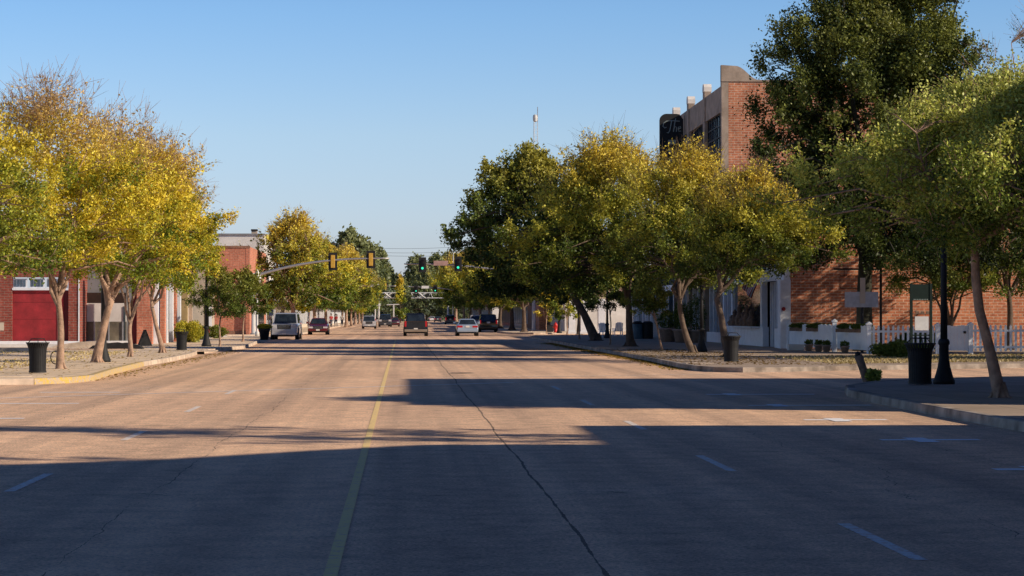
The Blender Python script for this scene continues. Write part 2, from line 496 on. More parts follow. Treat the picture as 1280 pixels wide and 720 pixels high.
KR, KL = 9.4, -8.6
near_r = [(KR, -50), (KR, 20), (KR - .1, 40), (KR, 47), (KR + .15, 51), (KR + .7, 54.3), (KR + 1.8, 57.2), (KR + 3.4, 59.8), (KR + 6, 61.8), (45, 70)]
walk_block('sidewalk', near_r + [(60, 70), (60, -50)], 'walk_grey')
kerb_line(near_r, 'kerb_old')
far_r = [(45, 91), (22, 79.5), (16, 76.4), (13.3, 75), (11.6, 73.4), (10.4, 73.0), (9.6, 73.6), (9.25, 75.2), (9.15, 79), (9.35, 94), (9.6, 133), (9.6, 160), (9.7, 183), (10.6, 190), (13, 194), (45, 206)]
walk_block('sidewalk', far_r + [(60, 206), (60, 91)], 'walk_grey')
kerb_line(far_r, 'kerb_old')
r2 = [(45, 232), (16, 221), (12, 219.5), (10.2, 222), (9.7, 228), (9.8, 300), (10, 400), (13, 406), (40, 412)]
walk_block('sidewalk', r2 + [(60, 412), (60, 232)], 'walk')
kerb_line(r2)
r3 = [(40, 436), (13, 430), (10.2, 436), (10.2, 700)]
walk_block('sidewalk', r3 + [(60, 700), (60, 436)], 'walk'); kerb_line(r3)
left1 = [(-9.6, 184), (-9.4, 160), (-8.6, 138), (-8.3, 126), (-8.9, 118), (-9.2, 108), (-8.9, 102), (-8.75, 92), (-8.9, 83), (-8.6, 72), (-8.25, 64.5), (-8.55, 62.4), (-9.3, 61.1), (-10.4, 60.6), (-45, 43)]
walk_block('sidewalk', [(-60, 43), (-60, 165), (-12, 187.5), (-10.2, 187)] + left1, 'walk')
kerb_line([(-45, 171.5), (-12, 187.5), (-10.2, 187)] + left1[:9])
kerb_line(left1[8:13], 'kerb_yellow'); kerb_line(left1[12:])
left2 = [(-9.6, 400), (-9.4, 300), (-9.1, 210), (-9.6, 202), (-11, 199), (-13, 198), (-45, 184)]
walk_block('sidewalk', [(-60, 184), (-60, 400)] + left2, 'walk'); kerb_line(left2)
left3 = [(-10, 700), (-9.8, 430), (-13, 425), (-45, 418)]
walk_block('sidewalk', [(-60, 418), (-60, 700)] + left3, 'walk'); kerb_line(left3)
left0 = [(-9.0, 20), (-9.0, -50)]
walk_block('sidewalk', [(-60, -50), (-60, 15), (-12, 24), (-9.4, 24)] + left0, 'walk'); kerb_line([(-12, 24), (-9.4, 24)] + left0)

def mark(name, x0, x1, y0, y1, mat, z=.004, skew=0):
    o = MB().add([(x0, y0, z), (x1, y0 + skew, z), (x1, y1 + skew, z), (x0, y1, z)], [(0, 1, 2, 3)]).build(name, mat)
    o['kind'] = 'structure'; return o
mark('centre_line', -.53, -.435, 8, 172, 'yellow_line')
mark('centre_line', -.45, -.32, 235, 400, 'yellow_faint')
for k in range(5):
    y = 17 + 9.8 * k
    mark('lane_dash', 3.64, 3.75, y, y + 3, 'white_line')
for k in range(5):
    y = 14.2 + 9.8 * k
    mark('lane_dash', -3.95, -3.84, y, y + 2.7, 'white_line')
for k in range(7):
    y = 95 + 12 * k
    mark('lane_dash', 3.63, 3.75, y, y + 3, 'white_faint'); mark('lane_dash', -3.95, -3.84, y, y + 3, 'white_faint')
for k in range(5):
    y = 26.8 + 6.45 * k
    mark('parking_mark', 6.7, 8.1 if k < 3 else 9.1, y, y + .30, 'white_bright')
    mark('parking_mark', 7.1, 7.4, y - .55, y + .65, 'white_bright', .008)
for k in range(4):
    y = 34 + 6.9 * k
    mark('parking_mark', -8.2, -6.4, y, y + .28, 'white_bright')
mark('crosswalk_line', -8.5, 2.9, 50.8, 51.0, 'white_bright', .006, 11.4)
mark('crosswalk_line', 2.9, 9.6, 62.2, 62.36, 'white_faint', .006, 2.0)
mark('crosswalk_line', -8.4, 0, 56.5, 56.6, 'white_faint', .006, 7.5)
mark('stop_line', .6, 9.0, 165, 165.5, 'white_faint', .006)
mark('stop_line', .6, 9.0, 66.5, 66.8, 'white_faint', .006, 4)
p = at(577, 466.5, 0)
t = thing('manhole', 'round iron manhole cover in the lane right of the yellow line', 'manhole', (p.x, p.y, 0))
MB().lathe([(.02, .006), (.40, .006), (.40, .002)][::-1], 24).build('frame_ring', 'kerb_old', t)
MB().lathe([(.33, .006), (.33, .012), (.02, .012)], 24).build('cover', 'black', t)
# storm drains in the kerbs
def drain(px, py, w, label, rz=0):
    p = at(px, py, .08)
    t = thing('storm_drain', label, 'storm drain', (p.x, p.y, 0), rz, 'storm drains in the kerbs')
    MB().box(-w / 2, w / 2, -.04, .3, .0, .125).build('opening', 'black_matt', t)
    MB().box(-w / 2 - .2, w / 2 + .2, -.05, .9, .125, .175).build('lid', 'kerb', t)
drain(8, 474.5, .9, 'dark storm drain opening in the corner kerb left of the yellow kerb', R_(20))
drain(246, 440.5, .9, 'dark storm drain opening in the kerb below the far left black bin', R_(-90))
drain(889, 457, .8, 'dark storm drain slot in the kerb below the black bin by the shop', R_(90))

# ------------------------------------------------------------------ foliage
def leaf_mesh(name, pos, size, cols, parent, mat='leaf', asp=.55, up=.0, rng=None):
    """many small leaf faces, each a bent pair-sided rhombus"""
    n = len(pos)
    rng = rng or np.random.default_rng(1)
    nrm = rng.normal(size=(n, 3)); nrm[:, 2] += up; nrm /= np.linalg.norm(nrm, axis=1)[:, None]
    a = rng.normal(size=(n, 3)); a -= (a * nrm).sum(1)[:, None] * nrm; a /= np.linalg.norm(a, axis=1)[:, None]
    b = np.cross(nrm, a)
    s = (size * rng.uniform(.45, 1.6, n))[:, None]
    v = np.empty((n, 4, 3))
    v[:, 0] = pos - a * s; v[:, 1] = pos + b * s * asp + nrm * s * .15
    v[:, 2] = pos + a * s; v[:, 3] = pos - b * s * asp + nrm * s * .15
    me = bpy.data.meshes.new(name)
    me.vertices.add(n * 4); me.vertices.foreach_set('co', v.ravel())
    me.loops.add(n * 4); me.loops.foreach_set('vertex_index', np.arange(n * 4, dtype=np.int32))
    me.polygons.add(n); me.polygons.foreach_set('loop_start', np.arange(0, n * 4, 4, dtype=np.int32))
    at_ = me.attributes.new('leafcol', 'FLOAT_COLOR', 'POINT')
    c = np.ones((n, 4, 4)); c[:, :, :3] = cols[:, None, :]
    at_.data.foreach_set('color', c.ravel())
    me.materials.append(M[mat]); me.update(calc_edges=True); me.validate()
    o = bpy.data.objects.new(name, me); COL.objects.link(o)
    if parent is not None: o.parent = parent
    return o

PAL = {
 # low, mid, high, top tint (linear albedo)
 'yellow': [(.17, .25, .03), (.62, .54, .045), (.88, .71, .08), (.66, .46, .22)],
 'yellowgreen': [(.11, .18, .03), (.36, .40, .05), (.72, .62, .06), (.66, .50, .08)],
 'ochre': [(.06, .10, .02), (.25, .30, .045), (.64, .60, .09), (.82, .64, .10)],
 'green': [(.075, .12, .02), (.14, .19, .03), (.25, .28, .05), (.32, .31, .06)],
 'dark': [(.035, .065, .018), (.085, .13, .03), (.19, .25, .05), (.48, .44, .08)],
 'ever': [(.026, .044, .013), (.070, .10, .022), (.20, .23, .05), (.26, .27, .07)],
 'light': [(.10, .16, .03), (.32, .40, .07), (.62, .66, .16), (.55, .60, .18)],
 'far': [(.10, .135, .09), (.17, .22, .12), (.26, .31, .14), (.30, .33, .15)],  # distance haze mixed into the leaf colour
}

def make_tree(name, label, base, h, cb, R, seed, pal='green', crown_off=(0, 0), fork=None, leaves=16000, lsize=.075,
              lean=(0, 0), trunk_r=.16, limbs=5, clumps=120, bark='bark', group=None, prof=(.6, .75), clump_r=.55,
              sparse_top=0, mat='leaf', tip_twigs=0, cat='tree', Ry=None, trunk_pts=None, kind_lbl=None):
    """tapered trunk, limbs, branches to every leaf clump and a loose leafy crown"""
    rng = np.random.default_rng(seed)
    if base[1] < 135 and lsize > .03 and abs(base[0]) < 26:
        leaves = int(leaves * 1.6); lsize *= .74
    root = thing(name, label, cat, base, 0, group)
    Ry = Ry or R
    fork = fork or cb * .85
    mb = MB()
    fx, fy = lean
    if trunk_pts: tp = [Vector(p) for p in trunk_pts]
    else:
        tp = []
        for i in range(7):
            t = i / 6
            tp.append(Vector((fx * t ** 1.3 + math.sin(t * 5 + seed) * .05 * t, fy * t + math.cos(t * 4 + seed) * .05 * t, fork * t)))
    nn = len(tp)
    tr = [trunk_r * (1.45 if i == 0 else 1.08 if i == 1 else 1 - .32 * i / nn) for i in range(nn)]
    tp2 = [tp[0] - Vector((0, 0, .08))] + [tp[0] + (tp[1] - tp[0]) * .12] + tp[1:]
    tr = [trunk_r * 1.75, trunk_r * 1.22] + tr[1:]
    mb.tube(tp2, tr, 9)
    for k in range(5):                       # root flare
        a = rng.uniform(0, 6.28)
        mb.tube([(math.cos(a) * trunk_r * .5, math.sin(a) * trunk_r * .5, .18 + trunk_r), (math.cos(a) * trunk_r * 1.5, math.sin(a) * trunk_r * 1.5, .03), (math.cos(a) * trunk_r * 2.5, math.sin(a) * trunk_r * 2.5, -.04)], [trunk_r * .42, trunk_r * .32, trunk_r * .12], 5)
    F = tp[-1]
    cc = Vector((crown_off[0], crown_off[1], 0))
    # limbs
    lim = []
    r0 = trunk_r * .66
    for k in range(limbs):
        a = 2 * math.pi * (k + rng.uniform(-.25, .25)) / limbs
        rr = rng.uniform(.35, .7)
        hz = cb + (h - cb) * rng.uniform(.55, .85)
        T = cc + Vector((math.cos(a) * R * rr, math.sin(a) * Ry * rr, hz))
        S = F if k < 3 else tp[-2] + (F - tp[-2]) * rng.uniform(.2, .9)
        pts = []
        for i in range(9):
            t = i / 8
            p = S.lerp(T, t)
            hor = (T - S); hor.z = 0
            p += Vector((0, 0, -1)) * math.sin(t * math.pi) * (h - cb) * .06 * (1 if rr > .5 else -.4)
            p += Vector(rng.normal(size=3)) * .10 * (t > 0) * (R / 4)
            pts.append(p)
        rad = [r0 * (1 - .88 * (i / 8) ** .8) * rng.uniform(.9, 1) for i in range(9)]
        mb.tube(pts, rad, 7)
        lim += [(p, rad[i]) for i, p in enumerate(pts) if i > 1]
    LP = np.array([tuple(p) for p, _ in lim]); LRr = np.array([r for _, r in lim])
    # clump centres with an uneven outline
    cen = []
    ph = rng.uniform(0, 6.28, 8)
    while len(cen) < clumps:
        t = rng.uniform(0, 1) ** .85
        w = math.sin(math.pi * min(1, (t * .93 + .07)) ** prof[0]) ** prof[1]
        a = rng.uniform(0, 6.28)
        lump = 1 + .17 * math.sin(3 * a + ph[0] + 4 * t) + .13 * math.sin(5 * a + ph[1] - 7 * t) + .10 * math.sin(9 * t + ph[2] + a)
        q = rng.uniform(0, 1) ** .55
        x = math.cos(a) * R * w * q * lump; y = math.sin(a) * Ry * w * q * lump
        z = cb + (h - cb) * t * (1 + .05 * math.sin(4 * a + ph[3])) - .10 * (h - cb) * q * q * (1 - t)
        cen.append((x + cc.x, y + cc.y, z, t, q))
    cen = np.array(cen)
    P, Cc, Sz = [], [], []
    pa = [np.array(c) for c in PAL[pal]]
    per = leaves // clumps
    for ci, (x, y, z, t, q) in enumerate(cen):
        c = np.array((x, y, z))
        d = np.linalg.norm(LP - c, axis=1) + np.maximum(0, LP[:, 2] - z) * 2.0
        j = int(np.argmin(d))
        A = Vector(LP[j]); B = Vector(c)
        mid = A.lerp(B, .5) + Vector((rng.normal() * .12, rng.normal() * .12, .12 * (B - A).length))
        rb = min(LRr[j] * .7, .012 + .012 * (B - A).length)
        mb.tube([A, mid, B], [rb, rb * .7, rb * .4], 4, cap=False)
        # twigs
        nt = 4
        tips = []
        out = Vector((x - cc.x, y - cc.y, 0)); out = out.normalized() if out.length > .1 else Vector((0, 0, 1))
        for k in range(nt):
            ln = clump_r * rng.uniform(.7, 1.5) * (1.0 + tip_twigs * (t > .55) * .6)
            dv = (Vector(rng.normal(size=3)) * .55 + out * .7 + Vector((0, 0, .35 + .9 * t))).normalized()
            e = B + dv * ln
            m1 = B.lerp(e, .5) + Vector(rng.normal(size=3)) * .05
            mb.tube([B, m1, e], [rb * .4, rb * .3, .004], 3, cap=False)
            tips.append((B, e))
            if tip_twigs and t > .5:
                for _ in range(3):
                    s2 = B.lerp(e, rng.uniform(.3, 1)); dv2 = (dv + Vector(rng.normal(size=3)) * .45 + Vector((0, 0, .2))).normalized()
                    mb.tube([s2, s2 + dv2 * ln * rng.uniform(.3, .7)], [.007, .003], 3, cap=False)
        dens = 1 - sparse_top * max(0, (t - .45) / .55)
        dens *= rng.uniform(.6, 1.35)
        n = max(6, int(per * dens))
        n1 = int(n * .6)
        g = rng.normal(size=(n1, 3)) * np.array((clump_r * .46, clump_r * .46, clump_r * .34))
        pts = [c + g]
        for k in range(nt):
            s_, e_ = tips[k]
            m_ = max(1, (n - n1) // nt)
            u = rng.uniform(.1, 1.05, m_)[:, None]
            pts.append(np.array(s_) * (1 - u) + np.array(e_) * u + rng.normal(size=(m_, 3)) * clump_r * .14)
        pts = np.concatenate(pts)
        P.append(pts)
        # colour of the clump
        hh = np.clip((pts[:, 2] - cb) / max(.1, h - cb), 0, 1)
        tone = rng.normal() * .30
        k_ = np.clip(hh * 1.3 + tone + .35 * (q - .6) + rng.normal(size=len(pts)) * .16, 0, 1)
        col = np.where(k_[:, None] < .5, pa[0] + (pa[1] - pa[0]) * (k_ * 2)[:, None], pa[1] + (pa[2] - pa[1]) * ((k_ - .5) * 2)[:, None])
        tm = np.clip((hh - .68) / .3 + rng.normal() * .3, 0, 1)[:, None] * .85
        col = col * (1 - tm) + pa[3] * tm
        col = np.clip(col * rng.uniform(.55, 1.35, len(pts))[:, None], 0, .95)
        Cc.append(col)
        Sz.append(np.full(len(pts), lsize))
    mb.build('trunk', bark, root, smooth=True)
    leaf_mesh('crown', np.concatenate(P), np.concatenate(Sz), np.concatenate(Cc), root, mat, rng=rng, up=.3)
    return root

LG = 'yellow autumn street trees on the left pavement'
def base(px, py, z=.15): return at(px, py, z)
# left row
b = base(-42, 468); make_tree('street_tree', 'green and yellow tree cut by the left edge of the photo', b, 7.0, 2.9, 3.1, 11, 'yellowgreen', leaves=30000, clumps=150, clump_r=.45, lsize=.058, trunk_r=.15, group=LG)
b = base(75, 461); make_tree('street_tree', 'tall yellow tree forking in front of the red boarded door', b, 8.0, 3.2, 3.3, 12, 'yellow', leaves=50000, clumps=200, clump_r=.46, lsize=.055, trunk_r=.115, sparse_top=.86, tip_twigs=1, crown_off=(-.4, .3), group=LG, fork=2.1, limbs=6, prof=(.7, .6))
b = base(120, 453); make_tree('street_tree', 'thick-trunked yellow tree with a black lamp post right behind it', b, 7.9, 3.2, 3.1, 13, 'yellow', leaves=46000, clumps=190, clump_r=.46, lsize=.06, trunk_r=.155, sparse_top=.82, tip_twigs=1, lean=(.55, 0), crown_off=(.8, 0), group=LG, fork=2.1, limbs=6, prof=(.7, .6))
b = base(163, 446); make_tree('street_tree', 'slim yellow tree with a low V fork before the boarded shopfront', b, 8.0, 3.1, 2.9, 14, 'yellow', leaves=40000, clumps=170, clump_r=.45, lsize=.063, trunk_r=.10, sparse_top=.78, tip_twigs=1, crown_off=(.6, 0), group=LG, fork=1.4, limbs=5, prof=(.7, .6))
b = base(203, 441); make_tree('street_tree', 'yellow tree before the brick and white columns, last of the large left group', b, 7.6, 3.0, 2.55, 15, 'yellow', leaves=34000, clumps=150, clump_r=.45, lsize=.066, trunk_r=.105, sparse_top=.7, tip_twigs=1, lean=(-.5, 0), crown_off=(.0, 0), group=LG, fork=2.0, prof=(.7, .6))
SG = 'young street trees with small round crowns'
b = base(275, 433); make_tree('young_tree', 'young green tree before the salmon brick wall, beside the black lamp post', b, 3.9, 1.7, 1.5, 21, 'green', leaves=9000, clumps=60, clump_r=.32, lsize=.06, trunk_r=.05, group=SG, fork=1.6, limbs=4)
b = base(304, 427); make_tree('young_tree', 'young green tree at the corner of the salmon brick building', b, 4.2, 1.7, 2.0, 22, 'green', leaves=12000, clumps=80, clump_r=.36, lsize=.07, trunk_r=.055, group=SG, fork=1.7, limbs=4)
# right row
RG = 'street trees on the right pavement'
b = base(1250, 497)
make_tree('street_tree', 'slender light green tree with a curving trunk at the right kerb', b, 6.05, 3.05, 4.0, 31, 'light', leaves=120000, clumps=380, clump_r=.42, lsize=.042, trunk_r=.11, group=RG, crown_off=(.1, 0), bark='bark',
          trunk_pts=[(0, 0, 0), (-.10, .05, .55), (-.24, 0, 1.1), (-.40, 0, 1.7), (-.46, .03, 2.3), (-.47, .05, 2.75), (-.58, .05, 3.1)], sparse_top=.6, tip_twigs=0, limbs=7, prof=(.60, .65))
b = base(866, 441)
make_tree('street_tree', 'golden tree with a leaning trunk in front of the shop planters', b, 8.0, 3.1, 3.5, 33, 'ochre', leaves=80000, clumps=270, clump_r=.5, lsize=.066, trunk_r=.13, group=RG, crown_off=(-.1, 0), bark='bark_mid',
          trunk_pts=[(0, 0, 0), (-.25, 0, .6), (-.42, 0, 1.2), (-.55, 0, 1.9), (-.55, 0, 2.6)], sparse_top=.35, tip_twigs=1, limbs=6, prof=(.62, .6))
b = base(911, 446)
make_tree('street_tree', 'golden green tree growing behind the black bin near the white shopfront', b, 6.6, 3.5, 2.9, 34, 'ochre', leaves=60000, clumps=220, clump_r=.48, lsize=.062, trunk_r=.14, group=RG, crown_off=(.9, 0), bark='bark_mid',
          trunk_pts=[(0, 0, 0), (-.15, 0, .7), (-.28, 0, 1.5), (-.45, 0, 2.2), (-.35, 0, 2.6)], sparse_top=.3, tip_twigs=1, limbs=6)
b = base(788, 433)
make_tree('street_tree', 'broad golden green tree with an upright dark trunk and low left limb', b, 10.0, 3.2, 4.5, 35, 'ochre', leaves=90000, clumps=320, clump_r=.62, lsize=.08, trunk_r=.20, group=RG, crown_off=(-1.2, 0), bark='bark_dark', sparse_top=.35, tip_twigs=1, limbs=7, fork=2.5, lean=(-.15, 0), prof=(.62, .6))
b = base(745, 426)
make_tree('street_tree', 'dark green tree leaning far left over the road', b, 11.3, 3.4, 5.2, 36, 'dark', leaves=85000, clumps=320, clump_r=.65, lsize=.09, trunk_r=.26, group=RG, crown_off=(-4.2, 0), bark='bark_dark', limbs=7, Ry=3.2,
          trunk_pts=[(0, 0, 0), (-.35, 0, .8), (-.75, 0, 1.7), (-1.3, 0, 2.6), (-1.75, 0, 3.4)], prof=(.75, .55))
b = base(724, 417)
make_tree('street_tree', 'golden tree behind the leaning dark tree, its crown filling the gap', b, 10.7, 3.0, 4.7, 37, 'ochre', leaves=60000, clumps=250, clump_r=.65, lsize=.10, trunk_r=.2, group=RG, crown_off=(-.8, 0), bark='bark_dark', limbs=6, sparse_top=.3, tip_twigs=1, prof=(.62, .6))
b = base(827, 438); make_tree('young_tree', 'young dark green tree with a thin leaning trunk before the teal shopfront', b, 3.1, 1.75, 1.15, 23, 'green', leaves=9000, clumps=60, clump_r=.26, lsize=.05, trunk_r=.05, group=SG, lean=(-.35, 0), crown_off=(-.5, 0), limbs=4)
b = base(763, 431); make_tree('young_tree', 'young dark tree on a very thin stem between the two thick dark trunks', b, 3.9, 2.0, 1.2, 24, 'dark', leaves=7000, clumps=50, clump_r=.28, lsize=.06, trunk_r=.04, group=SG, limbs=4)
b = base(724, 424); make_tree('young_tree', 'young dark tree left of the leaning trunk', b, 4.3, 2.0, 1.5, 25, 'dark', leaves=8000, clumps=50, clump_r=.33, lsize=.07, trunk_r=.05, group=SG, limbs=4)
b = base(709, 418); make_tree('young_tree', 'young yellow green tree beside the red hydrant', b, 4.6, 1.4, 1.3, 26, 'yellowgreen', leaves=5000, clumps=40, clump_r=.33, lsize=.08, trunk_r=.045, group=SG, limbs=4)
b = base(683, 416); make_tree('young_tree', 'slight young tree left of the red hydrant with few yellow leaves', b, 4.4, 1.2, 1.1, 27, 'yellow', leaves=1800, clumps=30, clump_r=.3, lsize=.08, trunk_r=.045, group=SG, limbs=4)
# big evergreen behind the fence
p = Vector((xd(1081, 106.8), 106.8, .15))
make_tree('evergreen_tree', 'huge dark evergreen tree rising behind the white fence against the brick wall', p, 18.2, 4.3, 5.9, 41, 'ever', leaves=210000, clumps=600, clump_r=.72, lsize=.085, trunk_r=.40, bark='bark_black', limbs=9, fork=4.6, mat='leaf_ever', prof=(.52, .5), crown_off=(.7, -.5), Ry=4.3)
p = Vector((xd(1186, 109), 109, .15))
make_tree('garden_tree', 'bright green multi-stemmed tree behind the fence right of the green notice board', p, 6.3, 2.6, 3.0, 42, 'light', leaves=30000, clumps=150, clump_r=.42, lsize=.06, trunk_r=.13, bark='bark_dark', limbs=6, fork=.9, group='trees behind the picket fence')
p = Vector((xd(1262, 110), 110, .15))
make_tree('garden_tree', 'green tree behind the fence at the right edge of the photo', p, 9.5, 3.0, 3.6, 43, 'green', leaves=30000, clumps=150, clump_r=.5, lsize=.07, trunk_r=.16, bark='bark_dark', limbs=6, group='trees behind the picket fence')
p = Vector((xd(1330, 84), 84, .15))
make_tree('street_tree', 'sparse blue green tree reaching in at the upper right corner', p, 12.9, 4.5, 3.9, 44, 'green', leaves=15000, clumps=150, clump_r=.5, lsize=.055, trunk_r=.2, limbs=7, sparse_top=.2, tip_twigs=1, group=RG)
# street trees just outside the frame on the right: they throw the streaked shadows over the road
for k, (x, y, h_) in enumerate([(12.2, 29.6, 9.8), (12.4, 21.0, 12.2)]):
    make_tree('street_tree', ['street tree beyond the right edge that throws streaked shade on the road', 'tallest street tree beyond the right edge, nearest the camera'][k], (x, y, .15), h_, 3.2, 2.6, 51 + k, 'light', leaves=12000, clumps=110, clump_r=.4, lsize=.06, trunk_r=.12, group=RG)

for k, (x, y, h_, r_) in enumerate([(31.5, 96, 10.0, 3.8), (41, 116, 9.0, 3.2), (29.5, 85.5, 9.5, 3.6), (39, 94.5, 12, 4.2)]):  # unseen trees added to shade the fence, right trunks and brick wall
    make_tree('garden_tree', ['leafy tree beyond the right edge behind the picket fence', 'tall tree beyond the right edge beside the brick wall', 'street tree beyond the right edge on the side street', 'tallest tree beyond the right edge in the garden'][k], (x, y, .1), h_, 2.0, r_, 81 + k, 'green', leaves=24000, clumps=150, clump_r=.6, lsize=.11, trunk_r=.2, bark='bark_dark', limbs=6, group='trees behind the picket fence')
# further trees of both rows: four models, then copies with their own label
FAR_L = make_tree('street_tree', 'green and gold tree above the silver suv parked on the left', base(366, 416.7), 9.9, 2.9, 4.3, 61, 'ochre', leaves=34000, clumps=200, clump_r=.6, lsize=.10, trunk_r=.24, bark='bark', group='far trees of the left row', limbs=6, prof=(.62, .6), sparse_top=.2, tip_twigs=1)
FAR_L2 = make_tree('street_tree', 'yellow green tree behind the red car parked on the left', base(393, 414.4), 8.8, 2.7, 4.0, 62, 'yellowgreen', leaves=26000, clumps=170, clump_r=.6, lsize=.12, trunk_r=.2, bark='bark', group='far trees of the left row', limbs=6, prof=(.62, .6))
for k, (px, D, s, src, lb) in enumerate([
    (407, 262, 1.0, FAR_L2, 'yellow green tree behind the people on the left pavement'),
    (433, 335, 1.05, FAR_L, 'gold green tree just right of the people on the left pavement'),
    (439, 375, 1.0, FAR_L2, 'yellow green tree behind the left signal pair'),
    (444, 415, 1.05, FAR_L, 'gold green tree under the farther left signals'),
    (449, 465, 1.0, FAR_L2, 'yellow tree beside the far white gantry post'),
    (453, 520, 1.1, FAR_L, 'last gold green tree of the left row')]):
    copy_thing(src, (xd(px, D), D, .15), 1.3 * k + .7, lb, 'far trees of the left row', (s, s, s))
FAR_R = make_tree('street_tree', 'gold green tree behind the white signal pole on the right', (xd(640, 255), 255, .15), 8.3, 3.0, 4.4, 63, 'ochre', leaves=26000, clumps=170, clump_r=.6, lsize=.12, trunk_r=.24, bark='bark_dark', group='far trees of the right row', limbs=6, prof=(.62, .6))
for k, (px, D, s, src, lb) in enumerate([
    (655, 228, .92, FAR_R, 'gold green tree just left of the white signal pole'),
    (625, 290, 1.05, FAR_R, 'gold tree behind the black suv parked on the right'),
    (612, 335, 1.1, FAR_L2, 'yellow green tree behind the pale blue sedan'),
    (600, 390, 1.2, FAR_L, 'gold tree under the right green signal'),
    (588, 450, 1.35, FAR_R, 'gold green tree beyond the farther green signals'),
    (580, 520, 1.5, FAR_L2, 'yellow tree standing right of the far gantry'),
    (570, 600, 1.6, FAR_L, 'last gold tree of the right row')]):
    copy_thing(src, (xd(px, D), D, .15), 2.1 * k + .3, lb, 'far trees of the right row', (s, s, s))
# tall woods at the end of the street
WG = 'tall trees at the end of the street'
W1 = make_tree('tall_tree', 'tall dark tree closing the street, directly above the black pickup', (xd(520, 800), 800, 0), 20, 2, 8.5, 71, 'far', leaves=16000, clumps=170, clump_r=1.5, lsize=.42, trunk_r=.4, bark='bark_dark', group=WG, limbs=6)
for k, (px, D, s, lb) in enumerate([
    (501, 760, .62, 'low dark tree left of the black pickup at the street end'),
    (545, 820, 1.05, 'tall dark tree under the first green signals at the street end'),
    (562, 840, 1.1, 'tall dark tree between the two green signals at the street end'),
    (585, 800, 1.1, 'tall dark tree right of the green signals at the street end'),
    (610, 780, 1.0, 'tall dark tree mostly behind the right row at the street end'),
    (470, 800, 1.15, 'tall dark tree right of the left signals at the street end'),
    (484, 900, .95, 'dark tree between the left row and the street end gap'),
    (452, 700, 1.12, 'tallest dark tree standing above the left signals'),
    (436, 640, 1.15, 'dark tree above the left row beside the mast arm'),
    (415, 640, .95, 'dark tree peeping over the middle of the left row'),
    (533, 740, .75, 'low dark tree above the cab of the black pickup'),
    (640, 820, 1.0, 'dark tree hidden low behind the right row'),
    (570, 700, .55, 'low tree above the far dark suv')]):
    copy_thing(W1, (xd(px, D), D, 0), 1.7 * k + .4, lb, WG, (s, s, s))
W2 = make_tree('narrow_tree', 'narrow pale green tree or vine-clad pole beside the far gantry', (xd(500.5, 560), 560, 0), 10.5, 1, 1.5, 72, 'yellowgreen', leaves=3500, clumps=60, clump_r=.6, lsize=.2, trunk_r=.15, bark='bark_dark', limbs=4)

# ------------------------------------------------------------------ shrubs and pots
def leafball(parent, c, r, n, pal, seed, ls=.035, name='foliage', mat='leaf'):
    rng = np.random.default_rng(seed)
    g = rng.normal(size=(n, 3)); g /= np.linalg.norm(g, axis=1)[:, None]
    g *= (rng.uniform(.35, 1, n) ** .5 * (1 + .15 * np.sin(g[:, 0] * 7 + seed) + .12 * np.sin(g[:, 1] * 9)))[:, None]
    P = g * np.array(r) + np.array(c)
    pa = [np.array(q) for q in PAL[pal]]
    k = np.clip(rng.uniform(0, 1, n) * .6 + .4 * (g[:, 2] + 1) / 2, 0, 1)[:, None]
    return leaf_mesh(name, P, np.full(n, ls), (pa[0] * (1 - k) + pa[2] * k), parent, mat, rng=rng, up=.4)

def flower_leaves(t, r, z, rz_, colour, seed):
    g = np.random.default_rng(seed); n = 260
    d = g.normal(size=(n, 3)); d /= np.linalg.norm(d, axis=1)[:, None]; d[:, 2] = np.abs(d[:, 2])
    c = np.array((.72, .60, .04) if 'yellow' in colour else (.55, .07, .14))
    fo = leaf_mesh('flowers', d * np.array((r, r, rz_)) + np.array((0, 0, z)), np.full(n, .045), np.tile(c, (n, 1)) * g.uniform(.7, 1.2, n)[:, None], t, rng=g)
    fo['kind'] = 'stuff'

def bush(px, py, rx, ry, rz_, label, pal='green', seed=1, n=5000, ls=.05, group=None, flower=None, z=.15):
    p = at(px, py, z)
    t = thing('shrub', label, 'shrub', p, 0, group)
    mb = MB()
    for k in range(6):
        a = k * 1.05
        mb.tube([(0, 0, -.03), (math.cos(a) * rx * .3, math.sin(a) * ry * .3, rz_ * .6), (math.cos(a) * rx * .6, math.sin(a) * ry * .6, rz_ * 1.3)], [.025, .018, .006], 4)
    mb.build('stems', 'wood', t)
    leafball(t, (0, 0, rz_), (rx, ry, rz_), n, pal, seed, ls)
    if flower:
        flower_leaves(t, rx, rz_, rz_ * 1.05, flower, seed)
    return t
bush(236, 428, .95, .9, .62, 'round green bush right of the far left black bin', 'yellowgreen', 5, 6000, .055)
bush(249, 424, .7, .6, .42, 'low bush with pink flowers left of the lamp post', 'green', 6, 3000, .05, flower='pink_flower')
bush(269, 423, .8, .6, .45, 'low green bush at the foot of the salmon brick wall', 'green', 7, 3500, .05)
bush(1125, 447, 1.0, .6, .30, 'low dark bush growing in front of the picket fence', 'green', 8, 6000, .05)
bush(1145, 441, .9, .6, .48, 'dark bush around the legs of the green notice board', 'dark', 9, 5000, .05)
bush(1090, 476, .24, .2, .14, 'tuft of weeds at the foot of the leaning stump', 'light', 10, 700, .05)

